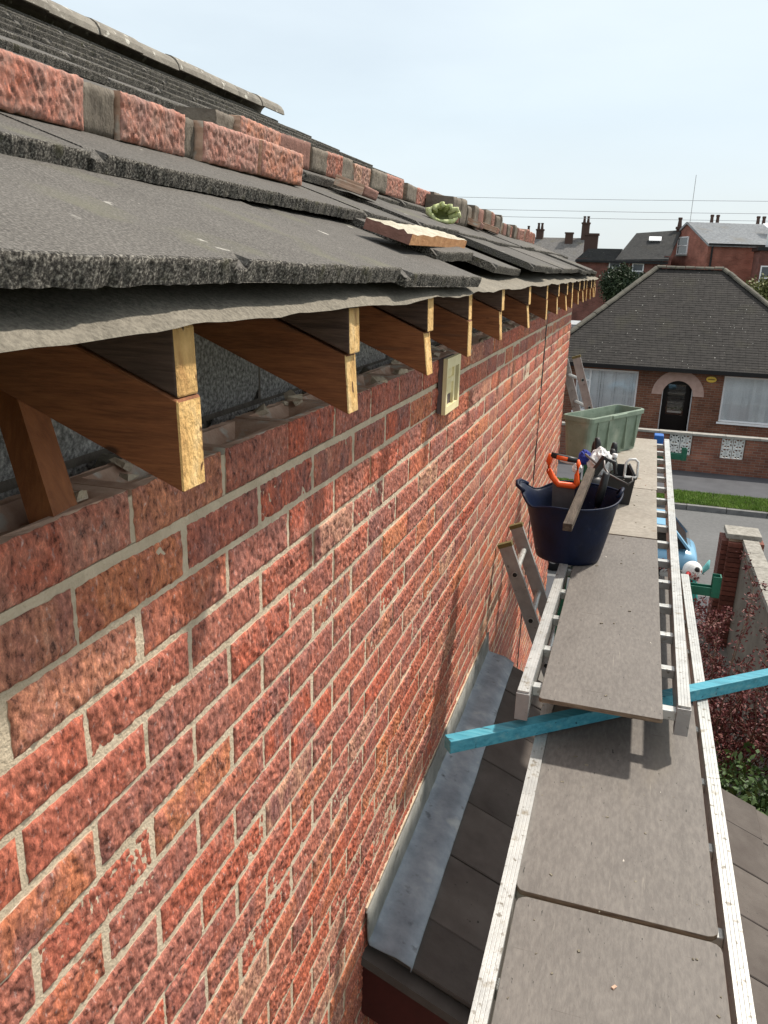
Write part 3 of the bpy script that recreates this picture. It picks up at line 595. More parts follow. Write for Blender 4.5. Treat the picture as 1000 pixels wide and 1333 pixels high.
w_ = MB().box((.02, .03, -3.58), (1.8, .13, -.95)).box((.02, 1.7, -3.58), (1.8, 1.8, -.95)).box((1.8, .03, -3.58), (1.9, 1.8, -.95)); w_.build('lean_to_wall', M['pier_brick'], lean)

# ------------------------------------------------------------------ STAGING BOARDS
def stile_prof(w, h):
    # ribbed top, hollow look at the end
    n = 4; p = [(-w / 2, -h), (w / 2, -h), (w / 2, 0)]
    x = w / 2 - .002
    for i in range(n):
        a = w / 2 - w * (i + .12) / n; b = w / 2 - w * (i + .88) / n; g_ = .0012
        p += [(a, 0), (b, 0)]
        if i < n - 1: p += [(b - .002, -g_), (w / 2 - w * (i + 1.12) / n + .002, -g_)]
    p += [(-w / 2, 0)]
    return p
def staging(name, label, loc, yaw, length, width, rung0, rstep, nr, h=.08, w=.03, caps=True):
    t = thing(name, label, 'staging board', loc, (0, 0, yaw), 'aluminium staging boards along the wall')
    for sx in (-1, 1):
        c = sx * (width / 2 - w / 2); pr = stile_prof(w, h); dy = .07 if (sx > 0 and caps) else 0
        s = MB(); s.prism([(c + a, b) for a, b in pr], dy, length); s.build('stile', M['alu'], t)
        if caps:
            e = MB(); e.box((c - w / 2 - .002, dy - .006, -h - .002), (c + w / 2 + .002, dy + .002, -.006)); e.box((c - w / 2 - .002, dy + .002, -h - .002), (c - w / 2 - .0002, dy + .03, -.006)).box((c + w / 2 + .0002, dy + .002, -h - .002), (c + w / 2 + .002, dy + .03, -.006)); e.build('end_cap', M['alu_grey'], t, bevel=.0015)
    for k in range(nr):
        y = rung0 + rstep * k
        rb = MB(); rb.box((-width / 2 + w, y - .014, -.048), (width / 2 - w, y + .014, -.02)); rb.build('rung', M['alu'], t, bevel=.003)
    return t
lower = staging('staging_board', 'long aluminium staging at the lower level nearest the camera', (.6325, -.75, -.85), 0, 4.07, .455, .12, .25, 16, caps=False)
upper = staging('staging_board', 'upper aluminium staging overlapping the lower one and carrying the tools', (.5645, 1.87, -.71), -.0135, 3.66, .427, .085, .232, 16)
def sheet(name, label, corners, z, th, m, rc=.02, edge=None, rotz=0):
    (x0, y0), (x1, y1) = corners; cx, cy = (x0 + x1) / 2, (y0 + y1) / 2; pts = []
    a, b = (x1 - x0) / 2, (y1 - y0) / 2
    for (sx, sy, a0) in ((1, 1, 0), (-1, 1, 90), (-1, -1, 180), (1, -1, 270)):
        for q in range(4): an = R(a0 + 30 * q); pts.append((sx * (a - rc) + rc * math.cos(an) + random.gauss(0, .0006), sy * (b - rc) + rc * math.sin(an) + random.gauss(0, .0006)))
    mb = MB(); n = len(pts); mb.v = [(x, y, 0) for x, y in pts] + [(x, y, -th) for x, y in pts]
    mb.f = [tuple(range(n)), tuple(range(n, 2 * n))[::-1]] + [(i, n + i, n + (i + 1) % n, (i + 1) % n) for i in range(n)]; mb.m = [0, 0] + [1] * n
    o = mb.build(name, [m, M['edgeply']], loc=(cx, cy, z), rot=(0, 0, rotz), bevel=.0015); return tag(o, label, 'board', 'plywood sheets laid on the staging')
ZL = -.870 + .0125; ZU = -.73 + .0125
sheet('plywood_sheet', 'brown plywood sheet at the bottom edge of the picture on the lower staging', ((.441, -.30), (.822, 1.327)), ZL, .012, M['ply'], rotz=.0)
sheet('plywood_sheet', 'brown plywood sheet half shaded under the blue batten on the lower staging', ((.437, 1.338), (.820, 3.28)), ZL + .001, .012, M['ply'], rotz=-.003)
sheet('plywood_sheet', 'grey brown plywood sheet in front of the blue tub on the upper staging', ((.412, 1.865), (.716, 3.322)), ZU, .0125, M['ply'], rc=.006, rotz=-.006)
sheet('plywood_sheet', 'sandy plywood sheet beside the black tool caddy on the upper staging', ((.418, 3.332), (.724, 4.152)), ZU + .0005, .012, M['ply_light'], rc=.006, rotz=-.01)
sheet('plywood_sheet', 'pale plywood sheet under the green recycling box on the upper staging', ((.430, 4.162), (.742, 5.52)), ZU, .012, M['ply_light'], rc=.006, rotz=-.012)
# grit
gr = MB()
for i in range(110):
    up = random.random() < .62
    x, y, z = (random.uniform(.44, .71), random.choice([random.uniform(1.9, 5.4), random.uniform(2.9, 4.6)]), ZU) if up else (random.uniform(.45, .81), random.uniform(.9, 1.9), ZL)
    r = random.choice([.001, .0012, .0012, .0015, .002, .0025]); T = Matrix.Translation((x, y, z + r * .5)) @ Euler((0, 0, random.random() * 6)).to_matrix().to_4x4()
    gr.box((-r * random.uniform(.8, 2.6), -r, -r * .5), (r * random.uniform(.8, 2), r, r * .6), T=T, jit=r * .3, m=random.choice([0] * 11 + [1]))
gr.build('grit', [M['debris'], M['frog']], kind='stuff')
# blue batten between the two levels
d = Vector((1.05 - .195, 2.44 - 1.745, 0)).normalized(); a = Vector((.199, 1.748, -.823)) ; b_ = Vector((.199, 1.748, -.823)) + d * 1.75
bb = MB(); bb.bar(a - Vector((0, 0, .006)), b_ - Vector((0, 0, .006)), .035, .036); tag(bb.build('blue_batten', M['bluewood'], bevel=.002), 'turquoise treated timber batten laid across the staging', 'batten')

# ------------------------------------------------------------------ LADDERS
def ladder(name, label, tops, slope, bottom, w=.066, th=.027, rungs=True, cuts=(0, 0), rfirst=.22):
    (xa, ya, za), (xb, yb, zb) = tops
    t = thing(name, label, 'ladder', (xa + slope * (za - bottom), (ya + yb) / 2, bottom), group='aluminium ladders leaning on the wall'); O = Vector(t.location)
    dirn = Vector((slope, 0, -1)).normalized(); nrm = Vector((1, 0, slope)).normalized()
    for (x, y, z) in tops:
        p = Vector((x, y, z)) - O; q = p + dirn * ((z - bottom) / -dirn.z)
        s = MB(); ax = Vector((0, 1, 0))
        # C-section stile
        for (o1, o2, e1, e2) in ((-w / 2, w / 2, -th / 2, -th / 2 + .004), (-w / 2, -w / 2 + .005, -th / 2 + .004, th / 2), (w / 2 - .005, w / 2, -th / 2 + .004, th / 2)):
            vs = [pp + nrm * (o + w / 2) + ax * e for pp in (p, q) for o in (o1, o2) for e in (e1, e2)]
            s.add(vs, [(0, 1, 3, 2), (4, 6, 7, 5), (0, 4, 5, 1), (2, 3, 7, 6), (0, 2, 6, 4), (1, 5, 7, 3)])
        st = s.build('stile', M['alu_grey'], t)
        cp = MB(); c0 = p - dirn * .006; vs = [c0 + dirn * e + nrm * (o + w / 2) + ax * k for e in (0, .02) for o in (-w / 2 - .003, w / 2 + .003) for k in (-th / 2 - .003, th / 2 + .003)]
        cp.add(vs, [(0, 1, 3, 2), (4, 6, 7, 5), (0, 4, 5, 1), (2, 3, 7, 6), (0, 2, 6, 4), (1, 5, 7, 3)]); cp.build('stile_cap', flat('mossy_cap', (.14, .115, .045), .8) if 'mossy_cap' not in bpy.data.materials else bpy.data.materials['mossy_cap'], st)
    k = 0; l = (min(za, zb) - bottom) / -dirn.z; A0 = Vector((xa, ya, za)) - O; B0 = Vector((xb, yb, zb)) - O
    off = (za - zb) / -dirn.z
    s_ = rfirst
    while s_ < l - .1:
        p = A0 + dirn * s_ + nrm * w / 2; q = B0 + dirn * (s_ - off) + nrm * w / 2
        if s_ - off > .02:
            e = (q - p).normalized() * .02; r = MB(); r.tube([p - e, p + e * .2, q - e * .2, q + e], .015, 10); r.build('rung', M['alu'], t, smooth=False)
            hl = MB(); hl.tube([p - e * 1.15, p - e * .98], .0115, 10); hl.build('rung_hole', M['black'], t)
        s_ += .25
    return t
l1 = ladder('ladder', 'dull aluminium ladder top leaning on the brick wall beside the blue tub', ((.012, 3.72, -.967), (.012, 4.10, -.985)), .418, ZG, rfirst=.16)
l2 = ladder('ladder', 'grey ladder with mossy tip standing past the wall corner behind the green box', ((.03, 7.25, -.385), (-.1, 7.56, -.43)), .34, ZG, w=.07, rfirst=.21)
# ladder brackets (green steel) that carry the staging
def bracket(label, y, z, x0, x1, hgt):
    t = thing('ladder_bracket', label, 'bracket', (x0, y, z), group='green steel ladder brackets')
    MB().box((0, -.02, -.02), (x1 - x0, -.016, .02)).box((0, .016, -.02), (x1 - x0, .02, .02)).box((0, -.016, -.02), (x1 - x0, .016, -.016)).build('arm', M['green_steel'], t)
    MB().box((x1 - x0 - .03, -.022, -.024), (x1 - x0 + .004, .022, -.0205)).box((x1 - x0 + .0005, -.024, -.0203), (x1 - x0 + .006, .024, hgt)).box((x1 - x0 - .03, .0205, -.02), (x1 - x0, .024, hgt)).box((x1 - x0 - .03, -.024, -.02), (x1 - x0, -.0205, hgt)).build('end_stop', M['green_steel'], t)
    b = MB(); b.bar((.02, 0, -.35), (x1 - x0 - .12, 0, -.025), .02, .03); b.build('brace', M['green_steel'], t)
    MB().box((-.01, -.03, -.38), (.02, .03, .022)).build('hook_plate', M['green_steel'], t)
    return t
bracket('green steel bracket end sticking out past the staging above the red shrub', 3.62, -1.02, .34, 1.02, .075)
bracket('green steel bracket end beside the far tip of the staging', 5.75, -.865, .30, .96, .06)

# ------------------------------------------------------------------ LOOSE BRICKS ON THE ROOF
def r1z(x): return .4515 + .343 * (-.1 - x)
def r2z(x): return .5765 + .343 * (-.4 - x)
NB = [brick_mesh('loose_brick', 60 + i * 3.3, 76, 26, rough=1.15, fq=1.45, mats=[M['brick_dusty'], M['frog']]) for i in range(4)]
NG = [brick_mesh('loose_brick', 80 + i * 3.3, 20, 8, mats=[M['greymortar'], M['greymortar']], rough=1.1) for i in range(2)]
NS = [brick_mesh('loose_brick', 90, 20, 8, mats=[M['brownbrick'], M['frog']], rough=.3)]
def lbrick(me, x, y, zf, label, rz=0, L_=.2145, H_=.0655, D_=1, rx=0, tilt=None, group='loose bricks set on the roof'):
    a = math.atan(.343) * .25 if tilt is None else tilt
    o = put('loose_brick', me, loc=(x, y, zf + H_ / 2 + .0005), rot=(rx, a, rz)); o.scale = (D_, L_ / .2145, H_ / .0655)
    return tag(o, label, 'brick', group)
xa = -.225; za = r1z(-.235) + .002
lbrick(NB[0], xa, .936, za, 'bright red rough brick at the left edge on the roof tiles', .02)
lbrick(NG[0], xa - .012, 1.083, za, 'short grey mortar faced lump between the first and second red roof bricks', -.08, .08)
lbrick(NB[1], xa - .004, 1.223, za, 'second red rough brick from the left on the front roof row', .03, .19)
lbrick(NG[1], xa - .02, 1.342, za, 'narrow grey mortar lump after the second red roof brick', .02, .055)
lbrick(NB[2], xa, 1.478, za, 'third rough red brick from the left on the front roof row', -.02, .21)
lbrick(NB[3], xa + .004, 1.702, za, 'last red brick at the right end of the front roof row', .02, .22)
xb = -.45; zb = r2z(-.46) + .002
rowb = [(NG, 1.87, .10, 'grey mortar brick end at the left end of the rear roof row'), (NB, 2.055, .26, 'long red brick behind the front row near its right end'), (NS, 2.30, .2, 'smooth brown brick in the rear roof row'),
        (NG, 2.47, .12, 'dark mossy brick end after the smooth brown brick'), (NB, 2.60, .13, 'short red brick end right of the dark mossy one'), (NG, 2.735, .12, 'grey mortar brick end left of the bright pink brick'),
        (NB, 2.89, .17, 'bright pink red brick in the middle of the rear roof row'), (NG, 3.075, .19, 'wide grey mortar brick right of the bright pink brick'), (NB, 3.30, .24, 'dark red brick above the broken brown slip'),
        (NG, 3.55, .2, 'mottled grey brick left of the lime glove'), (NB, 3.79, .22, 'dark red brick directly behind the lime glove'), (NG, 4.05, .23, 'dark crusted brick just past the lime glove')]
for i, (fam, y, l_, lb) in enumerate(rowb): lbrick(random.choice(fam), xb + random.gauss(0, .006), y, zb, lb, random.gauss(0, .04), l_, .066 + .004 * (i % 3))
y = 3.80
ORD = 'first second third fourth fifth sixth seventh eighth ninth tenth eleventh twelfth thirteenth fourteenth fifteenth sixteenth seventeenth eighteenth nineteenth twentieth'.split()
for i in range(20):
    hh = .11 if i < 9 else .085; wd = random.uniform(.11, .165)
    fam = NG if i in (0, 1, 2, 3, 5, 7, 8, 10, 12) else NS if i in (4, 9, 13) else NB
    o = lbrick(random.choice(fam), -.325 + random.gauss(0, .008), y + wd / 2, r1z(-.335) - .002, ORD[i] + ' brick from the near end of the dark stack on the far roof', random.gauss(0, .05), wd - .006, hh * random.uniform(.85, 1.1), 1.3, group='bricks stacked on edge along the far roof'); y += wd + .012
for (x, y, l_, lb, m) in ((-.27, 2.45, .21, 'thin brown brick slip lying on the tiles behind the mortared brick', NS), (-.26, 3.62, .12, 'orange broken brick beside the lime glove', NB), (-.27, 4.25, .2, 'flat brown slip on the tiles past the orange broken brick', NS), (-.25, 4.62, .2, 'orange ended brick slip farthest along the tiles', NB)):
    lbrick(m[0], x, y, r1z(x - .04) + .001, lb, .12, l_, .028, .9, tilt=math.atan(.33), group='brick slips lying on the tiles')
ob = MB(); nx, ny2 = 14, 10
T = Matrix.Translation((.02, 1.98, .394)) @ Euler((0, math.atan(.31), 0)).to_matrix().to_4x4() @ Euler((0, 0, .06)).to_matrix().to_4x4()
def OT(x, y, z): return T @ Vector((x, y, z))
vs = [OT(-.05 + .10 * i / ny2, -.37 + .74 * j / nx, .022 + .006 * noise.noise(Vector((i * .7, j * .7, 1))) + .003 * noise.noise(Vector((i * 1.9, j * 1.9, 3)))) for j in range(nx + 1) for i in range(ny2 + 1)]
w = ny2 + 1; ob.add(vs, [(j * w + i, j * w + i + 1, (j + 1) * w + i + 1, (j + 1) * w + i) for j in range(nx) for i in range(ny2)], 0)
lowv = [OT(-.05, -.37, 0), OT(.05, -.37, 0), OT(.05, .37, 0), OT(-.05, .37, 0)]
o_ = len(ob.v); ob.add(lowv, [])
ob.f += [(o_, o_ + 1) + tuple(range(ny2, -1, -1)), (o_ + 1, o_ + 2) + tuple(j * w + ny2 for j in range(nx, -1, -1)), (o_ + 2, o_ + 3) + tuple(nx * w + i for i in range(ny2 + 1)), (o_ + 3, o_) + tuple(j * w for j in range(nx + 1))]; ob.m += [1, 2, 1, 1]
tag(ob.build('mortared_brick', [mat('pale_mortar', [(.3, (.36, .33, .25)), (.7, (.55, .5, .4))], scale=20, bump=.8), M['brownbrick'], mat('sunlit_brick_side', [(.3, (.45, .2, .08)), (.7, (.62, .34, .16))], scale=30, bump=.6)]), 'long brown piece with pale mortar on top and one side coloured orange as if sunlit', 'rubble')  # sunlight painted in: orange on the sun-facing side, brown on the shaded faces
# lime glove
gl = MB(); c = Vector((-.255, 3.26, r1z(-.255)))
for k in range(7):
    a0 = k / 7 * 6.28
ring = []
pts = []
for j in range(26):
    a0 = j / 25 * 2 * math.pi; rr = 1 + .14 * noise.noise(Vector((math.cos(a0) * 2, math.sin(a0) * 2, 3)))
    pts.append(c + Vector((.06 - .02 * math.sin(a0), .115 * rr * math.cos(a0), .052 + .045 * rr * math.sin(a0))))
gl.tube(pts, [.012 + .004 * math.sin(j) for j in range(26)], 8, cap=False)
glove = thing('glove', 'lime green work glove crumpled on the roof tiles', 'glove', c, (0, .1, -.7)); glove.scale = (.55, .6, .62)
gl.v = [tuple(Vector(v) - c) for v in gl.v]; gl.build('cuff', M['glove'], glove, smooth=True)
gb = MB(); ws = 12
prof = [(.0, 1), (-.05, .96), (-.10, .8), (-.14, .5), (-.16, .05)]
for (x, s) in prof:
    for j in range(ws):
        a0 = j / ws * 2 * math.pi; nn = 1 + .22 * noise.noise(Vector((math.cos(a0) * 1.7, math.sin(a0) * 1.7, x * 30)))
        gb.v.append((.055 + x, .112 * s * nn * math.cos(a0), .052 + .047 * s * nn * math.sin(a0) + .02 * (-x) * 2))
gb.f = [(i * ws + j, i * ws + (j + 1) % ws, (i + 1) * ws + (j + 1) % ws, (i + 1) * ws + j) for i in range(len(prof) - 1) for j in range(ws)]; gb.m = [0] * len(gb.f); gb.build('palm', M['glove'], glove, smooth=True)
for k, (dy, dz, l_) in enumerate(((-.085, .075, .07), (-.03, .095, .075), (.03, .085, .07), (.08, .07, .06), (.1, .04, .05))):
    fg = MB(); fg.tube([(.03, dy * .6, dz - .01), (.06, dy, dz + .012), (.06 + l_ * .3, dy * 1.12, dz + .016), (.06 + l_ * .4, dy * 1.2, dz - .004)], [.016, .015, .014, .008], 8); fg.build('finger', M['glove'], glove, smooth=True)

# ------------------------------------------------------------------ BLUE TUB AND TOOLS
tub = thing('tub', 'navy blue flexible rubber tub of tools on the upper staging', 'tub', (.383, 2.97, ZU + .001))
tub.scale = (.96, .96, 1)
mb = MB(); n = 48; zs = [0, .004, .02, .08, .15, .21, .252, .26]; rs = [.108, .116, .121, .134, .150, .163, .176, .180]
def tubpt(r, z, a0, inner=0):
    h = max(0, math.cos(a0 - math.pi)) ** 10; h2 = max(0, math.cos(a0)) ** 10; dip = max(0, math.cos(a0 - math.pi * .79)) ** 14 + max(0, math.cos(a0 - math.pi * 1.21)) ** 14
    k = (z / .27) ** 3
    zz = z + k * (.020 * h + .012 * h2 - .034 * dip - .030 * max(0, -math.sin(a0)))
    rr = r * (1 + k * (.10 * h - .04 * h2)) * (1 - inner)
    return (rr * math.cos(a0) * 1.06, rr * math.sin(a0) * .9, zz)
prof = list(zip(rs, zs)) + [(.175, .256), (.169, .248), (.158, .21), (.128, .08), (.112, .012)]
for r, z in prof:
    for j in range(n): mb.v.append(tubpt(r, z, 2 * math.pi * j / n))
mb.f = [(i * n + j, i * n + (j + 1) % n, (i + 1) * n + (j + 1) % n, (i + 1) * n + j) for i in range(len(prof) - 1) for j in range(n)] + [tuple(range(n))[::-1], tuple((len(prof) - 1) * n + j for j in range(n))]; mb.m = [0] * len(mb.f)
mb.build('tub_body', M['bluetub'], tub, smooth=True)
rm_ = MB(); rm_.tube([tubpt(.180, .26, 2 * math.pi * j / 60) for j in range(61)], .0042, 8, cap=False); rm_.build('rim', M['bluetub'], tub, smooth=True)
hd = MB(); hd.tube([(.165, -.035, .262), (.178, -.03, .282), (.183, 0, .29), (.178, .03, .282), (.165, .035, .262)], .007, 8); hd.build('handle', M['bluetub'], tub, smooth=True)
hd = MB(); hd.tube([(-.185, -.06, .258), (-.214, -.04, .274), (-.22, 0, .278), (-.214, .04, .274), (-.185, .06, .258)], .008, 8); hd.build('handle', M['bluetub'], tub, smooth=True)
# hand saw standing in the tub
sx, sy = .345, 2.985
saw = thing('hand_saw', 'hand saw with orange and black handle standing in the blue tub', 'saw', (sx, sy, -.52), (0.06, -.03, -.06))
MB().prism([(-.035, -.17), (.035, -.17), (.045, .09), (-.04, .09)], -.0008, .0008).build('blade', M['steel'], saw)
hb = MB(); P0 = [(x, .07 + .66 * z) for x, z in [(-.050, .195), (-.058, .15), (-.056, .10), (-.042, .062), (-.018, .022), (.043, .018), (.050, .03), (.048, .085), (.052, .15), (.047, .172)]]
hb.tube([(x, 0, z) for x, z in P0], [.010, .0115, .0115, .012, .0125, .0125, .011, .009, .009, .008], 8); hb.build('handle', M['orange'], saw, smooth=True)
hg = MB(); hg.tube([(-.05, 0, .197), (-.02, 0, .191), (.015, 0, .186), (.047, 0, .182)], [.0105, .012, .012, .010], 8); hg.build('grip', M['black'], saw, smooth=True)
hi_ = MB(); hi_.tube([(-.028, -.005, .192), (.012, -.005, .186)], [.0095, .0095], 8); hi_.build('grip_inlay', M['orange'], saw, smooth=True)
# timber offcut resting across the tub, pointing at the camera
tim = MB(); tim.bar((.40, 2.50, -.452), (.43, 3.2, -.425), .03, .026); tag(tim.build('timber_offcut', M['darkwood'], bevel=.002), 'dirty timber offcut resting across the rim of the blue tub', 'timber')
# black wood float / dark handle tools in the tub
tl = thing('trowel', 'dark handled trowel leaning inside the blue tub', 'trowel', (.46, 3.0, -.60), (.25, .1, .2))
MB().tube([(0, 0, .03), (0, 0, .1)], .006).build('shank', M['steel'], tl); MB().tube([(0, 0, .1), (0, 0, .14), (0, 0, .24)], [.012, .016, .013], 10).build('handle', M['black'], tl, smooth=True); MB().prism([(-.05, 0), (.05, 0), (.012, -.09), (-.012, -.09)], -.002, .002).build('blade', M['steel'], tl)
# wire hook between tub and caddy
wh = MB(); wh.tube([(.478, 3.12, -.36), (.482, 3.11, -.385), (.50, 3.09, -.405), (.54, 3.05, -.413), (.575, 3.02, -.42), (.59, 3.02, -.405), (.585, 3.03, -.395)], .004, 8); tag(wh.build('wire_hook', M['steel'], smooth=True), 'bent grey wire handle curving over the right rim of the blue tub', 'wire')
# caddy behind the tub
cd = thing('tool_caddy', 'black plastic tool caddy with pale open handle behind the blue tub', 'tool caddy', (.50, 3.93, ZU + .001), (0, 0, .12))
mb = MB()
def tray(mb, a, b, a2, b2, h, t):
    o = [(-a, -b, 0), (a, -b, 0), (a, b, 0), (-a, b, 0)]; u = [(-a2, -b2, h), (a2, -b2, h), (a2, b2, h), (-a2, b2, h)]; ui = [(x * (1 - t / a2), y * (1 - t / b2), h) for x, y, _ in u]; oi = [(x * (1 - t / a), y * (1 - t / b), t) for x, y, _ in o]
    q = lambda s, r: [(s + i, s + (i + 1) % 4, r + (i + 1) % 4, r + i) for i in range(4)]
    return mb.add(o + u + ui + oi, [(3, 2, 1, 0)] + q(0, 4) + q(4, 8) + q(8, 12) + [(12, 13, 14, 15)])
tray(mb, .085, .13, .098, .145, .135, .004); mb.build('body', M['black'], cd, bevel=.003)
h_ = MB(); h_.tube([(.045, -.14, .125), (.048, -.138, .205), (.062, -.135, .222), (.088, -.13, .222), (.102, -.13, .21), (.104, -.135, .138)], .0065, 8); h_.build('handle', M['white'], cd, smooth=True)
MB().box((-.1, -.15, .128), (.1, -.143, .14)).box((.0985, -.142, .128), (.105, .148, .14)).build('rim', M['black'], cd, bevel=.002)
MB().box((.045, -.151, .137), (.1, -.1435, .1445)).build('latch', M['white'], cd)
def crumple(name, label, cat, c, r, m, s, sq=(1, 1, 1), n1=18, n2=12):
    mb = MB()
    for i in range(n2 + 1):
        for j in range(n1):
            t, a0 = math.pi * i / n2, 2 * math.pi * j / n1; v = Vector((math.sin(t) * math.cos(a0), math.sin(t) * math.sin(a0), math.cos(t)))
            k = r * (1 + .28 * noise.noise(v * 2.2 + Vector((s, s, 0))) + .14 * noise.noise(v * 5 + Vector((s, 0, s))))
            mb.v.append((v.x * k * sq[0], v.y * k * sq[1], v.z * k * sq[2]))
    mb.f = [(i * n1 + j, i * n1 + (j + 1) % n1, (i + 1) * n1 + (j + 1) % n1, (i + 1) * n1 + j) for i in range(n2) for j in range(n1)]; mb.m = [0] * len(mb.f)
    return tag(mb.build(name, m, loc=c), label, cat)
crumple('plastic_bag', 'crumpled white plastic bag on top of the black tool caddy', 'bag', (.445, 3.86, -.545), .058, M['white'], 3, (1, 1, 1.25))
crumple('rag', 'royal blue cloth bunched left of the white plastic bag', 'cloth', (.372, 3.86, -.517), .030, flat('royal_blue', (.02, .035, .25), .7), 8, (1, 1, 1.2))
crumple('white_cloth', 'small white cloth below the royal blue one', 'cloth', (.345, 3.80, -.56), .025, M['white'], 12, (.9, 1, 1))
fb = thing('foam_gun', 'black applicator gun standing against the tool caddy', 'tool', (.425, 3.72, ZU + .001), (0, .05, 0))
mb = MB(); mb.lathe([(.0, 0), (.048, 0), (.052, .03), (.053, .1), (.046, .135), (.02, .15), (0, .152)], n=18); mb.build('canister', M['black'], fb, smooth=True)
MB().bar((-.01, 0, .15), (.035, .03, .235), .03, .03).build('gun_body', M['black'], fb, bevel=.004); MB().tube([(.03, .03, .23), (.075, .04, .215), (.09, .04, .16)], .009, 8).build('trigger', M['black'], fb); MB().tube([(.0, .02, .2), (-.06, .08, .225)], .006, 8).build('nozzle', M['steel'], fb)
bo = thing('bottle', 'clear plastic bottle lying beside the white bag in the caddy', 'bottle', (.498, 3.84, -.61), (0, .1, 0))
MB().lathe([(0, 0), (.022, 0), (.023, .01), (.022, .08), (.012, .1), (.010, .115)], n=14).build('bottle_body', M['clear'], bo, smooth=True); MB().lathe([(.012, .112), (.012, .128), (0, .128)], n=12).build('cap', M['white'], bo, smooth=True)
for (dx, dy, h_, lb) in ((.455, 3.95, .26, 'tall black hand tool sticking up highest behind the white bag'), (.50, 3.98, .235, 'black handled tool right of the white bag top'), (.515, 3.92, .215, 'black stubby tool leaning on the pale caddy handle'), (.41, 3.98, .23, 'black tool handle between the blue cloth and white bag')):
    t = thing('hand_tool', lb, 'hand tool', (dx, dy, -.69), (random.uniform(-.1, .1), random.uniform(-.15, .15), 0), 'black hand tools in the caddy')
    MB().tube([(0, 0, .0), (0, 0, h_ * .55)], .005).build('shaft', M['steel'], t); MB().tube([(0, 0, h_ * .5), (0, 0, h_ * .65), (0, 0, h_ * .9), (.0, 0, h_)], [.011, .017, .016, .011], 10).build('handle', M['black'], t, smooth=True)
wr = thing('paint_roller', 'pale handled tool lying left of the royal blue cloth', 'hand tool', (.29, 3.86, -.545), (0, 0, .3)); MB().tube([(-.03, 0, .01), (.045, .0, -.01)], [.011, .013], 10).build('sleeve', M['white'], wr, smooth=True); MB().tube([(.045, 0, -.01), (.07, 0, -.02), (.07, 0, -.165)], .005, 8).build('handle', M['black'], wr)
# ------------------------------------------------------------------ GREEN BOX
gx = thing('recycling_box', 'sage green plastic recycling box at the far end of the staging', 'box', (.344, 4.683, ZU + .001), (0, 0, math.atan2(.517, .284)))
mb = MB(); Lx, Wy, H = .565, .15, .25; f1, f2 = .0, .022
def ring(o, z, t=0, r=.03):
    pts = []; x0, x1, y0, y1 = -o + t, Lx + o - t, -o + t, Wy + o - t
    for cx, cy, a0 in ((x1 - r, y0 + r, -90), (x1 - r, y1 - r, 0), (x0 + r, y1 - r, 90), (x0 + r, y0 + r, 180)):
        for q in range(4): an = R(a0 + 30 * q); pts.append((cx + r * math.cos(an), cy + r * math.sin(an), z))
    return pts
rings = [ring(0, 0), ring(.003, .03), ring(.018, H - .03), ring(.026, H - .028), ring(.027, H - .004), ring(.024, H), ring(.020, H, .006), ring(.016, H - .03, .006), ring(0, .006, .006)]
for r_ in rings: mb.v += r_
n = 16; mb.f = [(i * n + j, i * n + (j + 1) % n, (i + 1) * n + (j + 1) % n, (i + 1) * n + j) for i in range(len(rings) - 1) for j in range(n)] + [tuple(range(n))[::-1], tuple((len(rings) - 1) * n + j for j in range(n))]; mb.m = [0] * len(mb.f)
mb.build('box_body', M['green_box'], gx)
lp = MB(); 
for x in (.06, .18, .38, .5): MB().box((x, -.023, .02), (x + .006, -.004, H - .035)).build('side_rib', M['green_box'], gx)
pass
lip = MB().box((.2, -.034, H - .026), (.36, -.024, H - .004)); lip.build('lifting_lip', M['green_box'], gx, bevel=.003)
tag(MB().box((.738, 5.66, -.80), (.80, 5.75, -.715)).build('blue_block', flat('bright_blue_plastic', (.02, .12, .42), .5), bevel=.006), 'small bright blue block past the far end of the staging', 'block')
# light scrape on the lower board
# ------------------------------------------------------------------ BOUNDARY WALL, PIER, SHRUBS
bw = thing('boundary_wall', 'buff rendered boundary wall with stone coping running to the brick pier', 'wall', (2.485, 5, ZG))
MB().box((-.085, -6, 0), (.085, 7.24, 1.68)).build('rendered_face', M['render'], bw)
cpm = MB().box((-.11, 0, 0), (.11, .592, .06), jit=.004).mesh('coping_stone', M['coping'])
for k in range(22): put('coping_stone', cpm, bw, loc=(random.gauss(0, .003), -6 + .6 * k, 1.682), rot=(0, random.gauss(0, .008), random.gauss(0, .006)))
pr_ = thing('gate_pier', 'red brick gate pier with flat stone cap at the end of the wall', 'pier', (2.40, 12.45, ZG))
MB().box((-.19, -.19, 0), (.19, .19, 1.72)).build('pier_core', M['mortar'], pr_)
pb = MB().box((-.1, -.0975, -.0325), (.1, .002, .0325)).mesh('brick', M['redbrick_tex'])
for k in range(22):
    for s in range(4):
        for e in (0, 1):
            off = (-.105 if e == 0 else .105) + (.05 if k % 2 else -.05) * 0
            T = Matrix.Rotation(s * math.pi / 2, 4, 'Z') @ Matrix.Translation((off, -.193 , .04 + .0765 * k))
            if s in (0, 3, 1): put('brick', pb, pr_, mat=T)
MB().box((-.24, -.24, 1.722), (.24, .24, 1.80), jit=.004).build('cap', M['coping'], pr_, bevel=.01)
tp = thing('fence_post', 'weathered brown timber post and fence standing at the right edge', 'fence', (2.3, 6.6, ZG))
MB().box((-.06, -.06, 0), (.06, .06, 2.15)).build('post', M['darkwood'], tp)
for k in range(7): MB().box((.065 + .0, -.06 - .155 * (k + 1), .05), (.085, -.06 - .155 * k - .008, 1.95 + random.uniform(-.03, .03))).build('fence_board', M['darkwood'], tp)
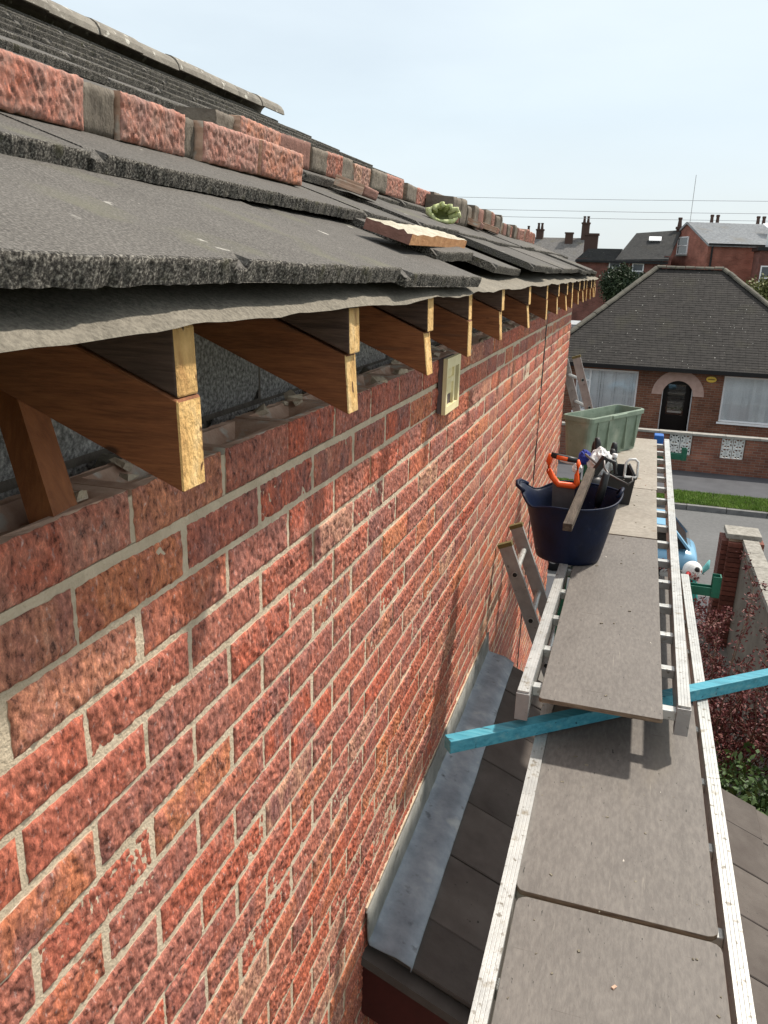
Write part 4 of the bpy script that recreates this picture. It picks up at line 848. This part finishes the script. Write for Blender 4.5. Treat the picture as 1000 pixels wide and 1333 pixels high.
def leaves(name, blobs, n, size, m, parent, seed, shell=.5):
    rg = np.random.default_rng(seed); V = []; 
    tot = sum(b[3] * b[4] * b[5] for b in blobs)
    for (cx, cy, cz, a, b, c) in blobs:
        k = int(n * a * b * c / tot) + 1
        d = rg.normal(size=(k, 3)); d /= np.linalg.norm(d, axis=1)[:, None]; r = rg.uniform(shell, 1, k)[:, None] ** .7 * (1 + .18 * rg.normal(size=(k, 1)))
        p = np.array([cx, cy, cz]) + d * r * np.array([a, b, c])
        u = rg.normal(size=(k, 3)); u /= np.linalg.norm(u, axis=1)[:, None]; w = np.cross(u, rg.normal(size=(k, 3))); w /= np.linalg.norm(w, axis=1)[:, None]
        s = size * rg.uniform(.5, 1.4, k)[:, None]
        V.append(np.stack([p - u * s, p + w * s * .42, p + u * s, p - w * s * .42], 1))
    V = np.concatenate(V).reshape(-1, 3); me = bpy.data.meshes.new(name); me.from_pydata(V.tolist(), [], np.arange(len(V)).reshape(-1, 4).tolist()); me.materials.append(m)
    return put(name, me, parent)
rs_ = thing('shrub', 'straggly red leaved shrub growing beside the staging by the boundary wall', 'shrub', (1.72, 8.0, ZG))
tw = MB(); tips = []
for i in range(46):
    a0 = random.uniform(0, 6.28); p = Vector((random.gauss(0, .06), random.gauss(0, .1), 0)); pts = [p.copy()]; dv = Vector((math.cos(a0) * .26, math.sin(a0) * .5, 1)).normalized(); hh = random.uniform(1.2, 2.75)
    for k in range(7): dv = (dv + Vector((random.gauss(0, .14), random.gauss(0, .18), .02))).normalized(); p = p + dv * hh / 7; pts.append(p.copy())
    tw.tube(pts, [.014 - .0016 * k for k in range(8)], 5); tips += pts[3:]
    for b in range(3):
        q = random.choice(pts[3:]).copy(); bp = [q.copy()]; d2 = Vector((random.gauss(0, 1), random.gauss(0, 1), .6)).normalized()
        for k in range(3): d2 = (d2 + Vector((random.gauss(0, .3), random.gauss(0, .3), .1))).normalized(); q = q + d2 * .13; bp.append(q.copy())
        tw.tube(bp, [.006, .005, .004, .003], 4); tips += bp[1:]
tw.build('stems', M['twig'], rs_)
bl = [(t.x, t.y, t.z, .09, .09, .08) for t in tips]
leaves('foliage', bl, 17000, .021, M['red_leaf'], rs_, 4, .1)
gs = thing('shrub', 'low dense green shrub below the red one near the lean-to', 'shrub', (1.95, 5.7, ZG))
leaves('foliage', [(0, 0, .9, .42, .7, .8), (-.2, .5, 1.2, .35, .4, .5), (.15, -.4, 1.3, .35, .45, .55), (-.35, -.1, 1.05, .3, .4, .55)], 9000, .035, M['green_leaf'], gs, 9, .55)
sg = MB(); [sg.tube([(0, 0, 0), (random.gauss(0, .15), random.gauss(0, .2), .5), (random.gauss(0, .25), random.gauss(0, .35), 1.1)], [.025, .018, .008], 6) for _ in range(9)]; sg.build('stems', M['bark'], gs)
# ornament
om = thing('garden_ornament', 'round white and teal garden ornament with black spot and red tip', 'ornament', (1.90, 13.62, ZG + .01))
MB().lathe([(0, 0), (.13, 0), (.15, .15), (.12, .4), (.06, .55)], n=16).build('base', flat('teal_paint', (.02, .25, .22), .5), om, smooth=True)
MB().lathe([(.16 * math.sin(t * math.pi / 12), .66 - .16 * math.cos(t * math.pi / 12)) for t in range(13)], n=20).build('head', M['white'], om, smooth=True)
MB().lathe([(0, -.012), (.035, -.01), (.045, .0), (.035, .01), (0, .012)], n=12).build('spot', M['black'], om, loc=(.06, -.135, .73), rot=(1.2, 0, .3), smooth=True)
MB().lathe([(.05, 0), (.04, .04), (0, .1)], n=12).build('tip', flat('red_paint', (.5, .03, .03), .4), om, loc=(-.06, -.12, .64), rot=(1.5, 0, -.4), smooth=True)
MB().tube([(.13, .0, .62), (.22, .03, .74), (.25, .06, .86)], [.03, .05, .01], 8).build('fin', flat('teal_plastic', (.12, .38, .38), .4), om, smooth=True)

# ------------------------------------------------------------------ CARS
def car(label, loc, rz, col, seed=0):
    t = thing('parked_car', label, 'car', loc, (0, 0, rz))
    body = flat('car_paint_%d' % seed, col, .25, spec=.6, var=.03)
    # x along length; front at +x
    sec = [(-1.95, .45, .62), (-1.9, .32, .85), (-1.5, .26, .95), (-.6, .25, .95), (.6, .25, .93), (1.35, .26, .86), (1.85, .30, .70), (1.97, .42, .55)]
    mb = MB(); 
    for x, z0, z1 in sec:
        hw = .82 if abs(x) < 1.6 else .70
        mb.v += [(x, -hw, z0), (x, -hw - .02, (z0 + z1) / 2), (x, -hw + .08, z1), (x, hw - .08, z1), (x, hw + .02, (z0 + z1) / 2), (x, hw, z0)]
    k = 6; mb.f = [(i * k + j, i * k + (j + 1) % k, (i + 1) * k + (j + 1) % k, (i + 1) * k + j) for i in range(len(sec) - 1) for j in range(k)] + [tuple(range(k))[::-1], tuple((len(sec) - 1) * k + j for j in range(k))]; mb.m = [0] * len(mb.f)
    b = mb.build('body', body, t, smooth=True); m_ = b.modifiers.new('s', 'SUBSURF'); m_.levels = 1; m_.render_levels = 2
    MB().prism([(-1.7, .9), (.95, .9), (.3, 1.36), (-1.25, 1.38)], -.70, .70).build('cabin', M['darkroom'], t)
    rf = MB(); rf.prism([(-1.32, 1.375), (.36, 1.355), (.2, 1.42), (-.5, 1.45), (-1.15, 1.425)], -.64, .64); rf.build('roof', body, t, bevel=.02)
    for s in (-1, 1):
        MB().bar((.98, s * .72, .9), (.32, s * .64, 1.38), .06, .05).build('pillar', body, t); MB().bar((-1.72, s * .72, .9), (-1.28, s * .64, 1.39), .08, .05).build('pillar', body, t)
        MB().prism([(-1.5, .95), (.72, .94), (.28, 1.32), (-1.2, 1.34)], s * .705, s * .71).build('side_window', M['glass'], t)
        MB().lathe([(0, -.02), (.1, -.02), (.13, 0), (.1, .03), (0, .03)], n=14).build('headlight', M['white'], t, loc=(1.86, s * .6, .66), rot=(0, 1.2, 0), smooth=True)
        MB().box((.55, s * .80, .92), (.68, s * .97, 1.03)).build('mirror', body, t, bevel=.02)
    MB().add([(1.0, -.66, .935), (1.0, .66, .935), (.37, .6, 1.375), (.37, -.6, 1.375)], [(0, 1, 2, 3)]).build('windscreen', M['glass'], t)
    MB().add([(-1.76, -.64, .94), (-1.34, -.58, 1.36), (-1.34, .58, 1.36), (-1.76, .64, .94)], [(0, 1, 2, 3)]).build('rear_window', M['glass'], t)
    for x in (-1.25, 1.3):
        for s in (-1, 1):
            wl = MB().lathe([(.12, .1), (.2, .11), (.29, .09), (.31, .05), (.31, -.05), (.29, -.09), (.12, -.1)], n=20).build('wheel', M['black'], t, loc=(x, s * .74, .31), rot=(math.pi / 2, 0, 0), smooth=True)
            MB().lathe([(0, .09), (.1, .1), (.19, .085), (.19, -.085), (.1, -.1), (0, -.09)], n=14).build('rim', M['alu'], wl, smooth=True)
    t.scale = (.8, .8, .8); return t
car('light blue car parked on the road beyond the staging, mostly hidden by it', (.55, 15.45, ZG - .11), R(180), (.17, .36, .52), 1)

# ------------------------------------------------------------------ FRONT GARDEN WALL ACROSS THE ROAD
gw = thing('garden_wall', 'brown brick garden wall with white pierced screen blocks across the road', 'wall', (0, 24.1, ZG))
openings = [(-.25, .35), (1.79, 2.44), (3.2, 3.84), (4.6, 5.2)]
wl = MB(); zb0, zb1, zt = .47, 1.04, 1.06
wl.box((-12, 0, 0), (14, .21, zb0)); e = -12
for a, b in openings: wl.box((e, 0, zb0), (a, .21, zt)); e = b
wl.box((e, 0, zb0), (14, .21, zt)); wl.build('brickwork', M['gw_brick'], gw)
for k in range(29): MB().box((-12 + .9 * k + .004, -.03, zt + .002), (-12 + .9 * k + .896, .24, zt + .06), jit=.003).build('coping_stone', M['concrete'], gw)
sb = MB()
def screenblock():
    mb = MB(); h = .145; t = .03
    for a, b in (((-h, -h), (h, -h + .022)), ((-h, h - .022), (h, h)), ((-h, -h + .022), (-h + .022, h - .022)), ((h - .022, -h + .022), (h, h - .022))): mb.box((a[0], -t, a[1]), (b[0], t, b[1]))
    for s in (-1, 1):
        mb.bar((-h + .02, 0, -s * (h - .02)), (h - .02, 0, s * (h - .02)), .044 + .003 * s, .022, up=(0, 1, 0))
    mb.bar((-h + .02, 0, 0), (h - .02, 0, 0), .052, .018, up=(0, 1, 0)); mb.bar((0, 0, -h + .02), (0, 0, h - .02), .055, .018, up=(1, 0, 0))
    n = 14; mb.tube([(.075 * math.cos(2 * math.pi * j / n), 0, .075 * math.sin(2 * math.pi * j / n)) for j in range(n + 1)], .013, 5, cap=False)
    return mb.mesh('screen_block', flat('white_screen_block', (.62, .62, .6), .7))
sbm = screenblock()
for a, b in openings:
    for i in range(2):
        for j in range(2): put('screen_block', sbm, gw, loc=(a + .16 + .31 * i, .08, zb0 + .145 + .29 * j))
# ------------------------------------------------------------------ BUNGALOW
YB = 27.4
bg_ = thing('bungalow', 'brick bungalow with dark hipped roof and arched porch across the road', 'bungalow', (2.0, YB, ZG), (0, 0, R(-1.3)))
x0, x1 = -4.2, 4.65; EV = 2.52
wins = [(-3.2, -1.23, .98, 2.40), (1.36, 3.4, .98, 2.43)]
mb = MB(); 
mb.box((x0, 0, 0), (-3.2, .28, EV)); mb.box((-3.2, 0, 0), (-1.23, .28, .98)).box((-3.2, 0, 2.40), (-1.23, .28, EV)).box((-1.23, 0, 0), (-.44, .28, EV)).box((.50, 0, 0), (1.36, .28, EV)).box((1.36, 0, 0), (3.4, .28, .98)).box((1.36, 0, 2.43), (3.4, .28, EV)).box((3.4, 0, 0), (x1, .28, EV))
n = 16; cxa = .03; ra = .47; zs_ = 1.72
arc = [(cxa + ra * math.cos(math.pi * j / n), zs_ + ra * math.sin(math.pi * j / n)) for j in range(n + 1)]
for j in range(n):
    (xa_, za_), (xb_, zb_) = arc[j], arc[j + 1]; mb.prism([(xa_, za_), (xa_, EV), (xb_, EV), (xb_, zb_)], 0, .28)
mb.box((x0, .281, 0), (x0 + .28, 8, EV)).box((x1 - .28, .281, 0), (x1, 8, EV)).box((x0 + .281, 7.7, 0), (x1 - .281, 8, EV))
mb.build('wall', M['bung_brick'], bg_)
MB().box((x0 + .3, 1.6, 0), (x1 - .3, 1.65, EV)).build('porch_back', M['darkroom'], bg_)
ao = MB()
for j in range(n):
    t0, t1 = math.pi * j / n, math.pi * (j + 1) / n; o_, i_ = .80, .468
    ao.prism([(cxa + i_ * math.cos(t0), zs_ + i_ * math.sin(t0)), (cxa + o_ * math.cos(t0), zs_ + o_ * math.sin(t0)), (cxa + o_ * math.cos(t1), zs_ + o_ * math.sin(t1)), (cxa + i_ * math.cos(t1), zs_ + i_ * math.sin(t1))], -.02, .012)
ao.build('arch_surround', M['archstone'], bg_)
dr = MB().box((-.40, .9, 0), (.46, .95, 2.15)).build('door', M['gutter'], bg_)
MB().box((-.25, .885, .95), (.30, .899, 1.95)).build('door_pane', M['glass'], dr); MB().box((-.2, .87, 1.02), (.25, .884, 1.08)).build('letter_plate', M['alu'], dr)
MB().box((-.455, .3, 0), (-.41, .36, 2.0)).box((.465, .3, 0), (.51, .36, 2.0)).build('porch_frame', M['upvc'], bg_)
for (a, b, c_, d_) in wins:
    fr = MB(); t = .055; fr.box((a, .06, c_), (b, .13, c_ + t)).box((a, .06, d_ - t), (b, .13, d_)).box((a, .06, c_ + t), (a + t, .13, d_ - t)).box((b - t, .06, c_ + t), (b, .13, d_ - t))
    mu_ = [a + .42] if a < 0 else []
    for m_ in mu_: fr.box((m_, .061, c_ + t), (m_ + .06, .129, d_ - t)); fr.box((a + t, .061, d_ - .42), (m_, .129, d_ - .36))
    w_ = fr.build('window', M['upvc'], bg_)
    MB().box((a - .05, -.05, c_ - .06), (b + .05, .06, c_ - .002)).build('sill', M['upvc'], w_)
    MB().box((a + t, .09, c_ + t), (b - t, .1, d_ - t)).build('pane', M['glass'], w_)
    bs = MB(); k = int((b - a - .12) / .09)
    for i in range(k): xx = a + .06 + (b - a - .12) * (i + .5) / k; bs.bar((xx, .128, c_ + .03), (xx, .128, d_ - .03), .098, .004, up=(random.uniform(.05, .6), 1, 0))
    bs.build('blind', M['blind'], w_)
    MB().box((a + .0, .275, c_), (b, .28, d_)).build('window_back', M['darkroom'], w_)
MB().lathe([(0, -.03), (.15, -.03), (.16, 0), (.15, .03), (0, .035)], n=20).build('alarm_box', M['yellow'], bg_, loc=(.98, -.02, 2.30), rot=(math.pi / 2, 0, 0)).scale = (1, .62, 1)
MB().box((.88, -.062, 2.285), (1.08, -.0575, 2.315)).build('alarm_band', flat('alarm_print', (.2, .12, .03), .5), bg_)
MB().box((x0 - .45, -.42, EV - .03), (x1 + .45, -.30, EV + .10)).box((x0 - .4, -.30, EV + .0), (x1 + .4, .0, EV + .03)).build('gutter', M['gutter'], bg_)
# hip roof: real courses of tiles
rfz = EV + .06; ox0, ox1, oy0, oy1 = x0 - .42, x1 + .42, -.36, 8.3; run = (oy1 - oy0) / 2; rise = 3.05
tl_ = MB(); nrow = 44
def hx(t): return ox0 + t * run * (3.9 / 4.33), ox1 - t * run * (3.45 / 4.33)
hipA = (-1.10, 4.0); hipB = (1.14, 4.0)
def lerp(a, b, t): return a + (b - a) * t
for r_ in range(nrow):
    t0, t1 = r_ / nrow, (r_ + 1.12) / nrow
    ya, yb = lerp(oy0, hipA[1], t0), lerp(oy0, hipA[1], min(1, t1)); za, zb_ = rfz + rise * t0, rfz + rise * min(1, t1)
    xl, xr = lerp(ox0, hipA[0], t0), lerp(ox1, hipB[0], t0); xl2, xr2 = lerp(ox0, hipA[0], min(1, t1)), lerp(ox1, hipB[0], min(1, t1))
    k = int((xr - xl) / .19) + 1
    for i in range(k):
        a = xl + (xr - xl) * i / k + (.09 if r_ % 2 else 0); b = a + (xr - xl) / k - .003
        a, b = max(a, xl), min(b, xr)
        if b - a < .02: continue
        j1 = random.uniform(0, .006); 
        tl_.add([(a, ya, za + .013 + j1), (b, ya, za + .013 + j1), (min(b, xr2), yb, zb_ + .006), (max(a, xl2), yb, zb_ + .006), (a, ya, za), (b, ya, za)], [(0, 1, 2, 3), (4, 5, 1, 0)])
rb = MB(); rb.add([(ox0, oy0, rfz), (ox1, oy0, rfz), (ox1, oy1, rfz), (ox0, oy1, rfz), (*hipA, rfz + rise - .004), (*hipB, rfz + rise - .004)], [(0, 1, 5, 4), (1, 2, 5), (2, 3, 4, 5), (3, 0, 4), (3, 2, 1, 0)])
rfo = rb.build('roof', M['bung_tile'], bg_)
tl_.build('roof_tiles', M['bung_tile'], rfo, kind='stuff')
hm = MB().prism([(.11 * math.cos(math.pi * j / 6), .09 * math.sin(math.pi * j / 6)) for j in range(7)], 0, .30).mesh('hip_tile', mat('hip_tile', [(.3, (.06, .055, .045)), (.7, (.12, .11, .085))], scale=4, detail=7, rnd=.15))
for (p, q) in (((ox0, oy0, rfz), (*hipA, rfz + rise)), ((ox1, oy0, rfz), (*hipB, rfz + rise)), ((*hipA, rfz + rise), (*hipB, rfz + rise))):
    p, q = Vector(p), Vector(q); dv = (q - p); l = dv.length; dv.normalize(); k = int(l / .29)
    rot = dv.to_track_quat('Y', 'Z').to_euler()
    for i in range(k): put('hip_tile', hm, rfo, loc=tuple(p + dv * (l * i / k) + Vector((0, 0, .02 + random.gauss(0, .006)))), rot=rot)
bn = thing('wheelie_bin', 'dark red wheelie bin with grey lid under the right bungalow window', 'bin', (5.45, YB - .9, ZG))
mb = MB(); tray(mb, .24, .28, .29, .34, .95, .01); mb.build('bin_body', flat('maroon_plastic', (.1, .02, .018), .5), bn, bevel=.02); MB().box((-.31, -.38, .955), (.31, .37, 1.02)).build('lid', flat('grey_lid', (.3, .31, .32), .4), bn, bevel=.02)
for s in (-1, 1): MB().tube([(s * .2, .3, .1), (s * .27, .3, .1)], .1, 12).build('wheel', M['black'], bn)

# ------------------------------------------------------------------ TERRACES BEHIND
def window(parent, T, w, h, t=.07, fr='upvc'):
    f = MB(); 
    for a, b in (((-w / 2, -h / 2), (w / 2, -h / 2 + t)), ((-w / 2, h / 2 - t), (w / 2, h / 2)), ((-w / 2, -h / 2 + t), (-w / 2 + t, h / 2 - t)), ((w / 2 - t, -h / 2 + t), (w / 2, h / 2 - t)), ((-w / 2 + t, -.03), (w / 2 - t, .03))): f.box((a[0], -.06, a[1]), (b[0], .02, b[1]))
    o = f.build('window', M[fr], parent, mat=T)
    MB().box((-w / 2 + t, -.012, -h / 2 + t), (w / 2 - t, .01, h / 2 - t)).build('pane', flat('dark_pane', (.05, .06, .07), .08, spec=.6) if 'dark_pane' not in bpy.data.materials else bpy.data.materials['dark_pane'], o)
    MB().box((-w / 2 - .08, -.1, -h / 2 - .1), (w / 2 + .08, .0, -h / 2 - .002)).build('sill', M['concrete'], o); return o
def stack(parent, x, y, z, w, d, h, pots, name='chimney'):
    c = MB().box((x - w / 2, y - d / 2, z), (x + w / 2, y + d / 2, z + h)).box((x - w / 2 - .06, y - d / 2 - .06, z + h), (x + w / 2 + .06, y + d / 2 + .06, z + h + .14)).build(name, M['pot'], parent)
    for i in range(pots):
        xx = x - w / 2 + w * (i + .5) / pots; MB().lathe([(.15, z + h + .141), (.11, z + h + .6), (.15, z + h + .66), (.13, z + h + .75)], (xx, y, 0), n=10).build('chimney_pot', M['pot'], c)
def slope_roof(name, m, parent, e0, e1, r0, r1, th=.12):
    mb = MB(); nr_ = 26
    e0, e1, r0, r1 = map(Vector, (e0, e1, r0, r1))
    for i in range(nr_):
        a, b = i / nr_, (i + 1) / nr_
        p0, p1, q0, q1 = e0.lerp(r0, a), e1.lerp(r1, a), e0.lerp(r0, b), e1.lerp(r1, b); u = Vector((0, 0, .03))
        mb.add([p0, p1, q1, q0, p0 + u, p1 + u, q1, q0], [(4, 5, 6, 7), (0, 1, 5, 4)])
    mb.add([e0 - Vector((0, 0, th)), e1 - Vector((0, 0, th)), r1 - Vector((0, 0, th)), r0 - Vector((0, 0, th)), e0, e1, r1, r0], [(3, 2, 1, 0), (0, 1, 5, 4), (1, 2, 6, 5), (3, 0, 4, 7)])
    return mb.build(name, m, parent)
# red gable house: local x along the ridge, y away
gh = thing('gable_house', 'red brick house with pale slate roof and gable end on the skyline', 'house', (4.28, 57, ZG), (0, 0, R(20)))
E_, RZ = 7.42, 8.78; D_ = 7.2; Lg = 15
gm = MB(); gm.box((0, 0, 0), (Lg, D_, E_)); gm.prism([(0, E_), (D_, E_), (D_ / 2, RZ - .02)], 0, .3, axis='x'); gm.build('wall', M['terr_brick'], gh)
rf1 = slope_roof('roof', M['pale_slate'], gh, (-.12, -.25, E_ - .08), (Lg, -.25, E_ - .08), (-.12, D_ / 2, RZ + .08), (Lg, D_ / 2, RZ + .08)); slope_roof('rear_roof', M['pale_slate'], gh, (-.12, D_ + .25, E_ - .08), (Lg, D_ + .25, E_ - .08), (-.12, D_ / 2, RZ + .08), (Lg, D_ / 2, RZ + .08))
MB().box((4.6, 1.3, 0), (5.6, 2.15, .06)).build('skylight', M['upvc'], rf1, loc=(-.3, .0, E_ + .58 - .0), rot=(0, 0, 0)).rotation_euler = (math.atan2(1.44, 3.85), 0, 0)
GT = Matrix.Rotation(-math.pi / 2, 4, 'Z')
window(gh, Matrix.Translation((-.01, 4.0, 7.35)) @ GT, 1.7, 1.15); 
for yy in (1.6, 5.2): window(gh, Matrix.Translation((-.01, yy, 4.95)) @ GT, 2.6, 1.3)
for xx, zz in ((5.0, 5.2), (8.2, 5.1)): window(gh, Matrix.Translation((xx, -.01, zz)), 1.1, 1.4)
MB().tube([(.25, -.08, E_ - .1), (.25, -.08, 0)], .06, 8).build('downpipe', M['gutter'], gh); MB().box((-.1, -.36, E_ - .12), (Lg, -.26, E_ - .01)).build('gutter', M['gutter'], gh)
for xx in (1.7, 2.1, 4.9, 5.3, 8.8): MB().lathe([(.12, RZ), (.1, RZ + .45), (.13, RZ + .5), (.12, RZ + .6)], (xx, D_ / 2 + .3, 0), n=10).build('chimney_pot', M['pot'], gh)
MB().tube([(.1, D_ / 2, RZ - .3), (.1, D_ / 2, RZ + 3.0)], .018, 6).build('aerial_mast', M['alu_grey'], gh)
an2 = thing('flat_roof_extension', 'dark brick extension with white box dormer right of the gable house', 'extension', (7.0, 54, ZG))
MB().box((0, 0, 0), (4, 3, 6.95)).build('wall', M['terr_brick2'], an2); MB().box((-.15, -.15, 6.952), (4, 3, 7.15)).build('flat_roof', M['gutter'], an2); MB().box((.55, .4, 7.152), (3, 2.6, 8.6)).build('dormer', M['upvc'], an2)
window(an2, Matrix.Translation((.5, -.01, 5.4)), .7, 1.4)
# dark roofed terrace left of it
dt = thing('terrace_house', 'brick terrace with dark slate roof left of the gable house', 'house', (0, 58, ZG))
MB().box((-3.9, 0, 0), (1.75, 7, 6.32)).box((1.751, .0, 0), (2.2, 7, 6.6)).build('wall', M['terr_brick2'], dt)
rr = slope_roof('roof', M['terr_slate'], dt, (-1.35, -.2, 6.28), (2.0, -.2, 6.4), (-.22, 3.6, 8.15), (2.75, 3.6, 8.4)); slope_roof('low_roof', M['terr_slate'], dt, (-3.95, -.22, 6.2), (-1.3, -.22, 6.27), (-3.3, 2.6, 7.05), (-1.0, 2.6, 7.05))
slope_roof('hip_roof', M['terr_slate'], dt, (-1.36, 3.5, 6.28), (-1.36, -.2, 6.28), (-.22, 3.62, 8.14), (-.22, 3.58, 8.14))
MB().box((-.4, -.3, 0), (.4, .3, .05)).build('skylight', M['upvc'], rr, loc=(1.05, 2.2, 7.72)).rotation_euler = (math.atan2(1.95, 3.8), 0, 0)
for xx, zz in ((-1.35, 5.75), (.15, 5.6)): window(dt, Matrix.Translation((xx, -.01, zz)), .75, 1.0)
MB().box((-3.95, -.3, 6.08), (2.0, -.2, 6.2)).build('gutter', M['gutter'], dt)
stack(dt, 2.55, 3.6, 8.2, .35, .5, .25, 1); stack(dt, -3.2, 2.8, 6.7, .9, .7, 1.2, 0)
MB().tube([(1.6, -.08, 6.3), (1.6, -.08, 0)], .06, 8).build('downpipe', M['gutter'], dt)
# far rooftops left
fr_ = thing('far_terrace', 'distant grey roofed terrace with tall chimney stacks on the left skyline', 'house', (0, 84, ZG))
MB().box((-12, 0, 0), (-3.6, 8, 6.4)).build('wall', M['terr_brick2'], fr_)
slope_roof('roof', M['far_slate'], fr_, (-12, -.3, 6.3), (-3.5, -.3, 6.3), (-12, 4, 8.75), (-5.6, 4, 8.75)); slope_roof('hip_roof', M['far_slate'], fr_, (-3.5, 8, 6.3), (-3.5, -.3, 6.3), (-5.6, 4.02, 8.74), (-5.6, 3.98, 8.74))
stack(fr_, -10.1, 4, 8.4, .7, .7, 1.0, 2); stack(fr_, -7.05, 3.2, 8.0, .75, .7, 1.1, 0); stack(fr_, -5.55, 4, 8.2, .75, .7, 1.9, 2)
stack(fr_, -11.3, 4, 8.5, .45, .5, .6, 1)
# garden wall, garage between
lw = thing('brick_outhouse', 'low brick outhouse with grey flat roof behind the bungalow corner', 'outhouse', (-1.6, 40, ZG))
MB().box((-2.2, 0, 0), (1.1, 3, 2.9)).build('wall', M['terr_brick2'], lw); MB().box((-2.3, -.2, 2.902), (1.2, 3.1, 3.05)).build('flat_roof', M['pale_slate'], lw)
MB().box((-.6, -.03, .1), (.4, -.002, 2.1)).build('door', flat('blue_door', (.03, .05, .16), .5), lw)

# ------------------------------------------------------------------ TREES
def tree(label, loc, blobs, n, size, m, seed, th):
    t = thing('tree', label, 'tree', loc); tr = MB(); tr.tube([(0, 0, 0), (.05, 0, th * .5), (0, .05, th)], [.2, .15, .09], 8)
    for (cx, cy, cz, a, b, c) in blobs: tr.tube([(0, 0, th * .6), (cx * .5, cy * .5, (th * .6 + cz) / 2), (cx, cy, cz)], [.1, .07, .03], 6)
    tr.build('trunk', M['bark'], t); leaves('crown', blobs, n, size, m, t, seed, .35); return t
tree('dark evergreen tree in front of the brick terrace', (-.45, 45, ZG), [(-.55, 0, 4.9, .6, .6, .8), (.0, .2, 5.35, .5, .5, .55), (.45, 0, 4.9, .5, .6, .6), (-.1, -.3, 4.4, .8, .6, .8), (1.0, .3, 5.0, .4, .4, .5), (.9, 0, 4.5, .5, .5, .5)], 9000, .085, M['dark_leaf'], 11, 3.6)
tree('olive green bushy tree behind the right hip of the bungalow', (6.0, 38, ZG), [(0, 0, 4.7, 1.2, 1, .9), (-.9, 0, 4.5, .7, .7, .7), (1.0, 0, 4.9, .9, .8, .9), (-.3, -.5, 4.1, 1, .7, .7)], 12000, .07, M['olive_leaf'], 12, 3.4)
tree('sparse olive shrub top behind the middle of the bungalow ridge', (2.0, 48, ZG), [(0, 0, 5.2, .7, .6, .55), (.7, 0, 5.05, .6, .5, .45), (-.6, .2, 5.0, .5, .5, .4)], 1400, .06, M['olive_leaf'], 13, 3.8)
# ------------------------------------------------------------------ OVERHEAD WIRES
for (z0, z1, lb) in ((6.02, 5.9, 'highest overhead wire crossing the sky'), (5.15, 5.1, 'middle overhead wire crossing the sky'), (4.62, 4.66, 'lowest overhead wire crossing the sky')):
    w_ = MB(); w_.tube([(-45 + 9 * i, 66 + (0 if i < 99 else 0), z0 + (z1 - z0) * i / 12 - .9 * (1 - ((i - 6) / 6) ** 2) + .45) for i in range(13)], .016, 5); tag(w_.build('overhead_wire', flat('wire_grey', (.3, .31, .33), .6)if 'wire_grey' not in bpy.data.materials else bpy.data.materials['wire_grey']), lb, 'wire', 'overhead wires')
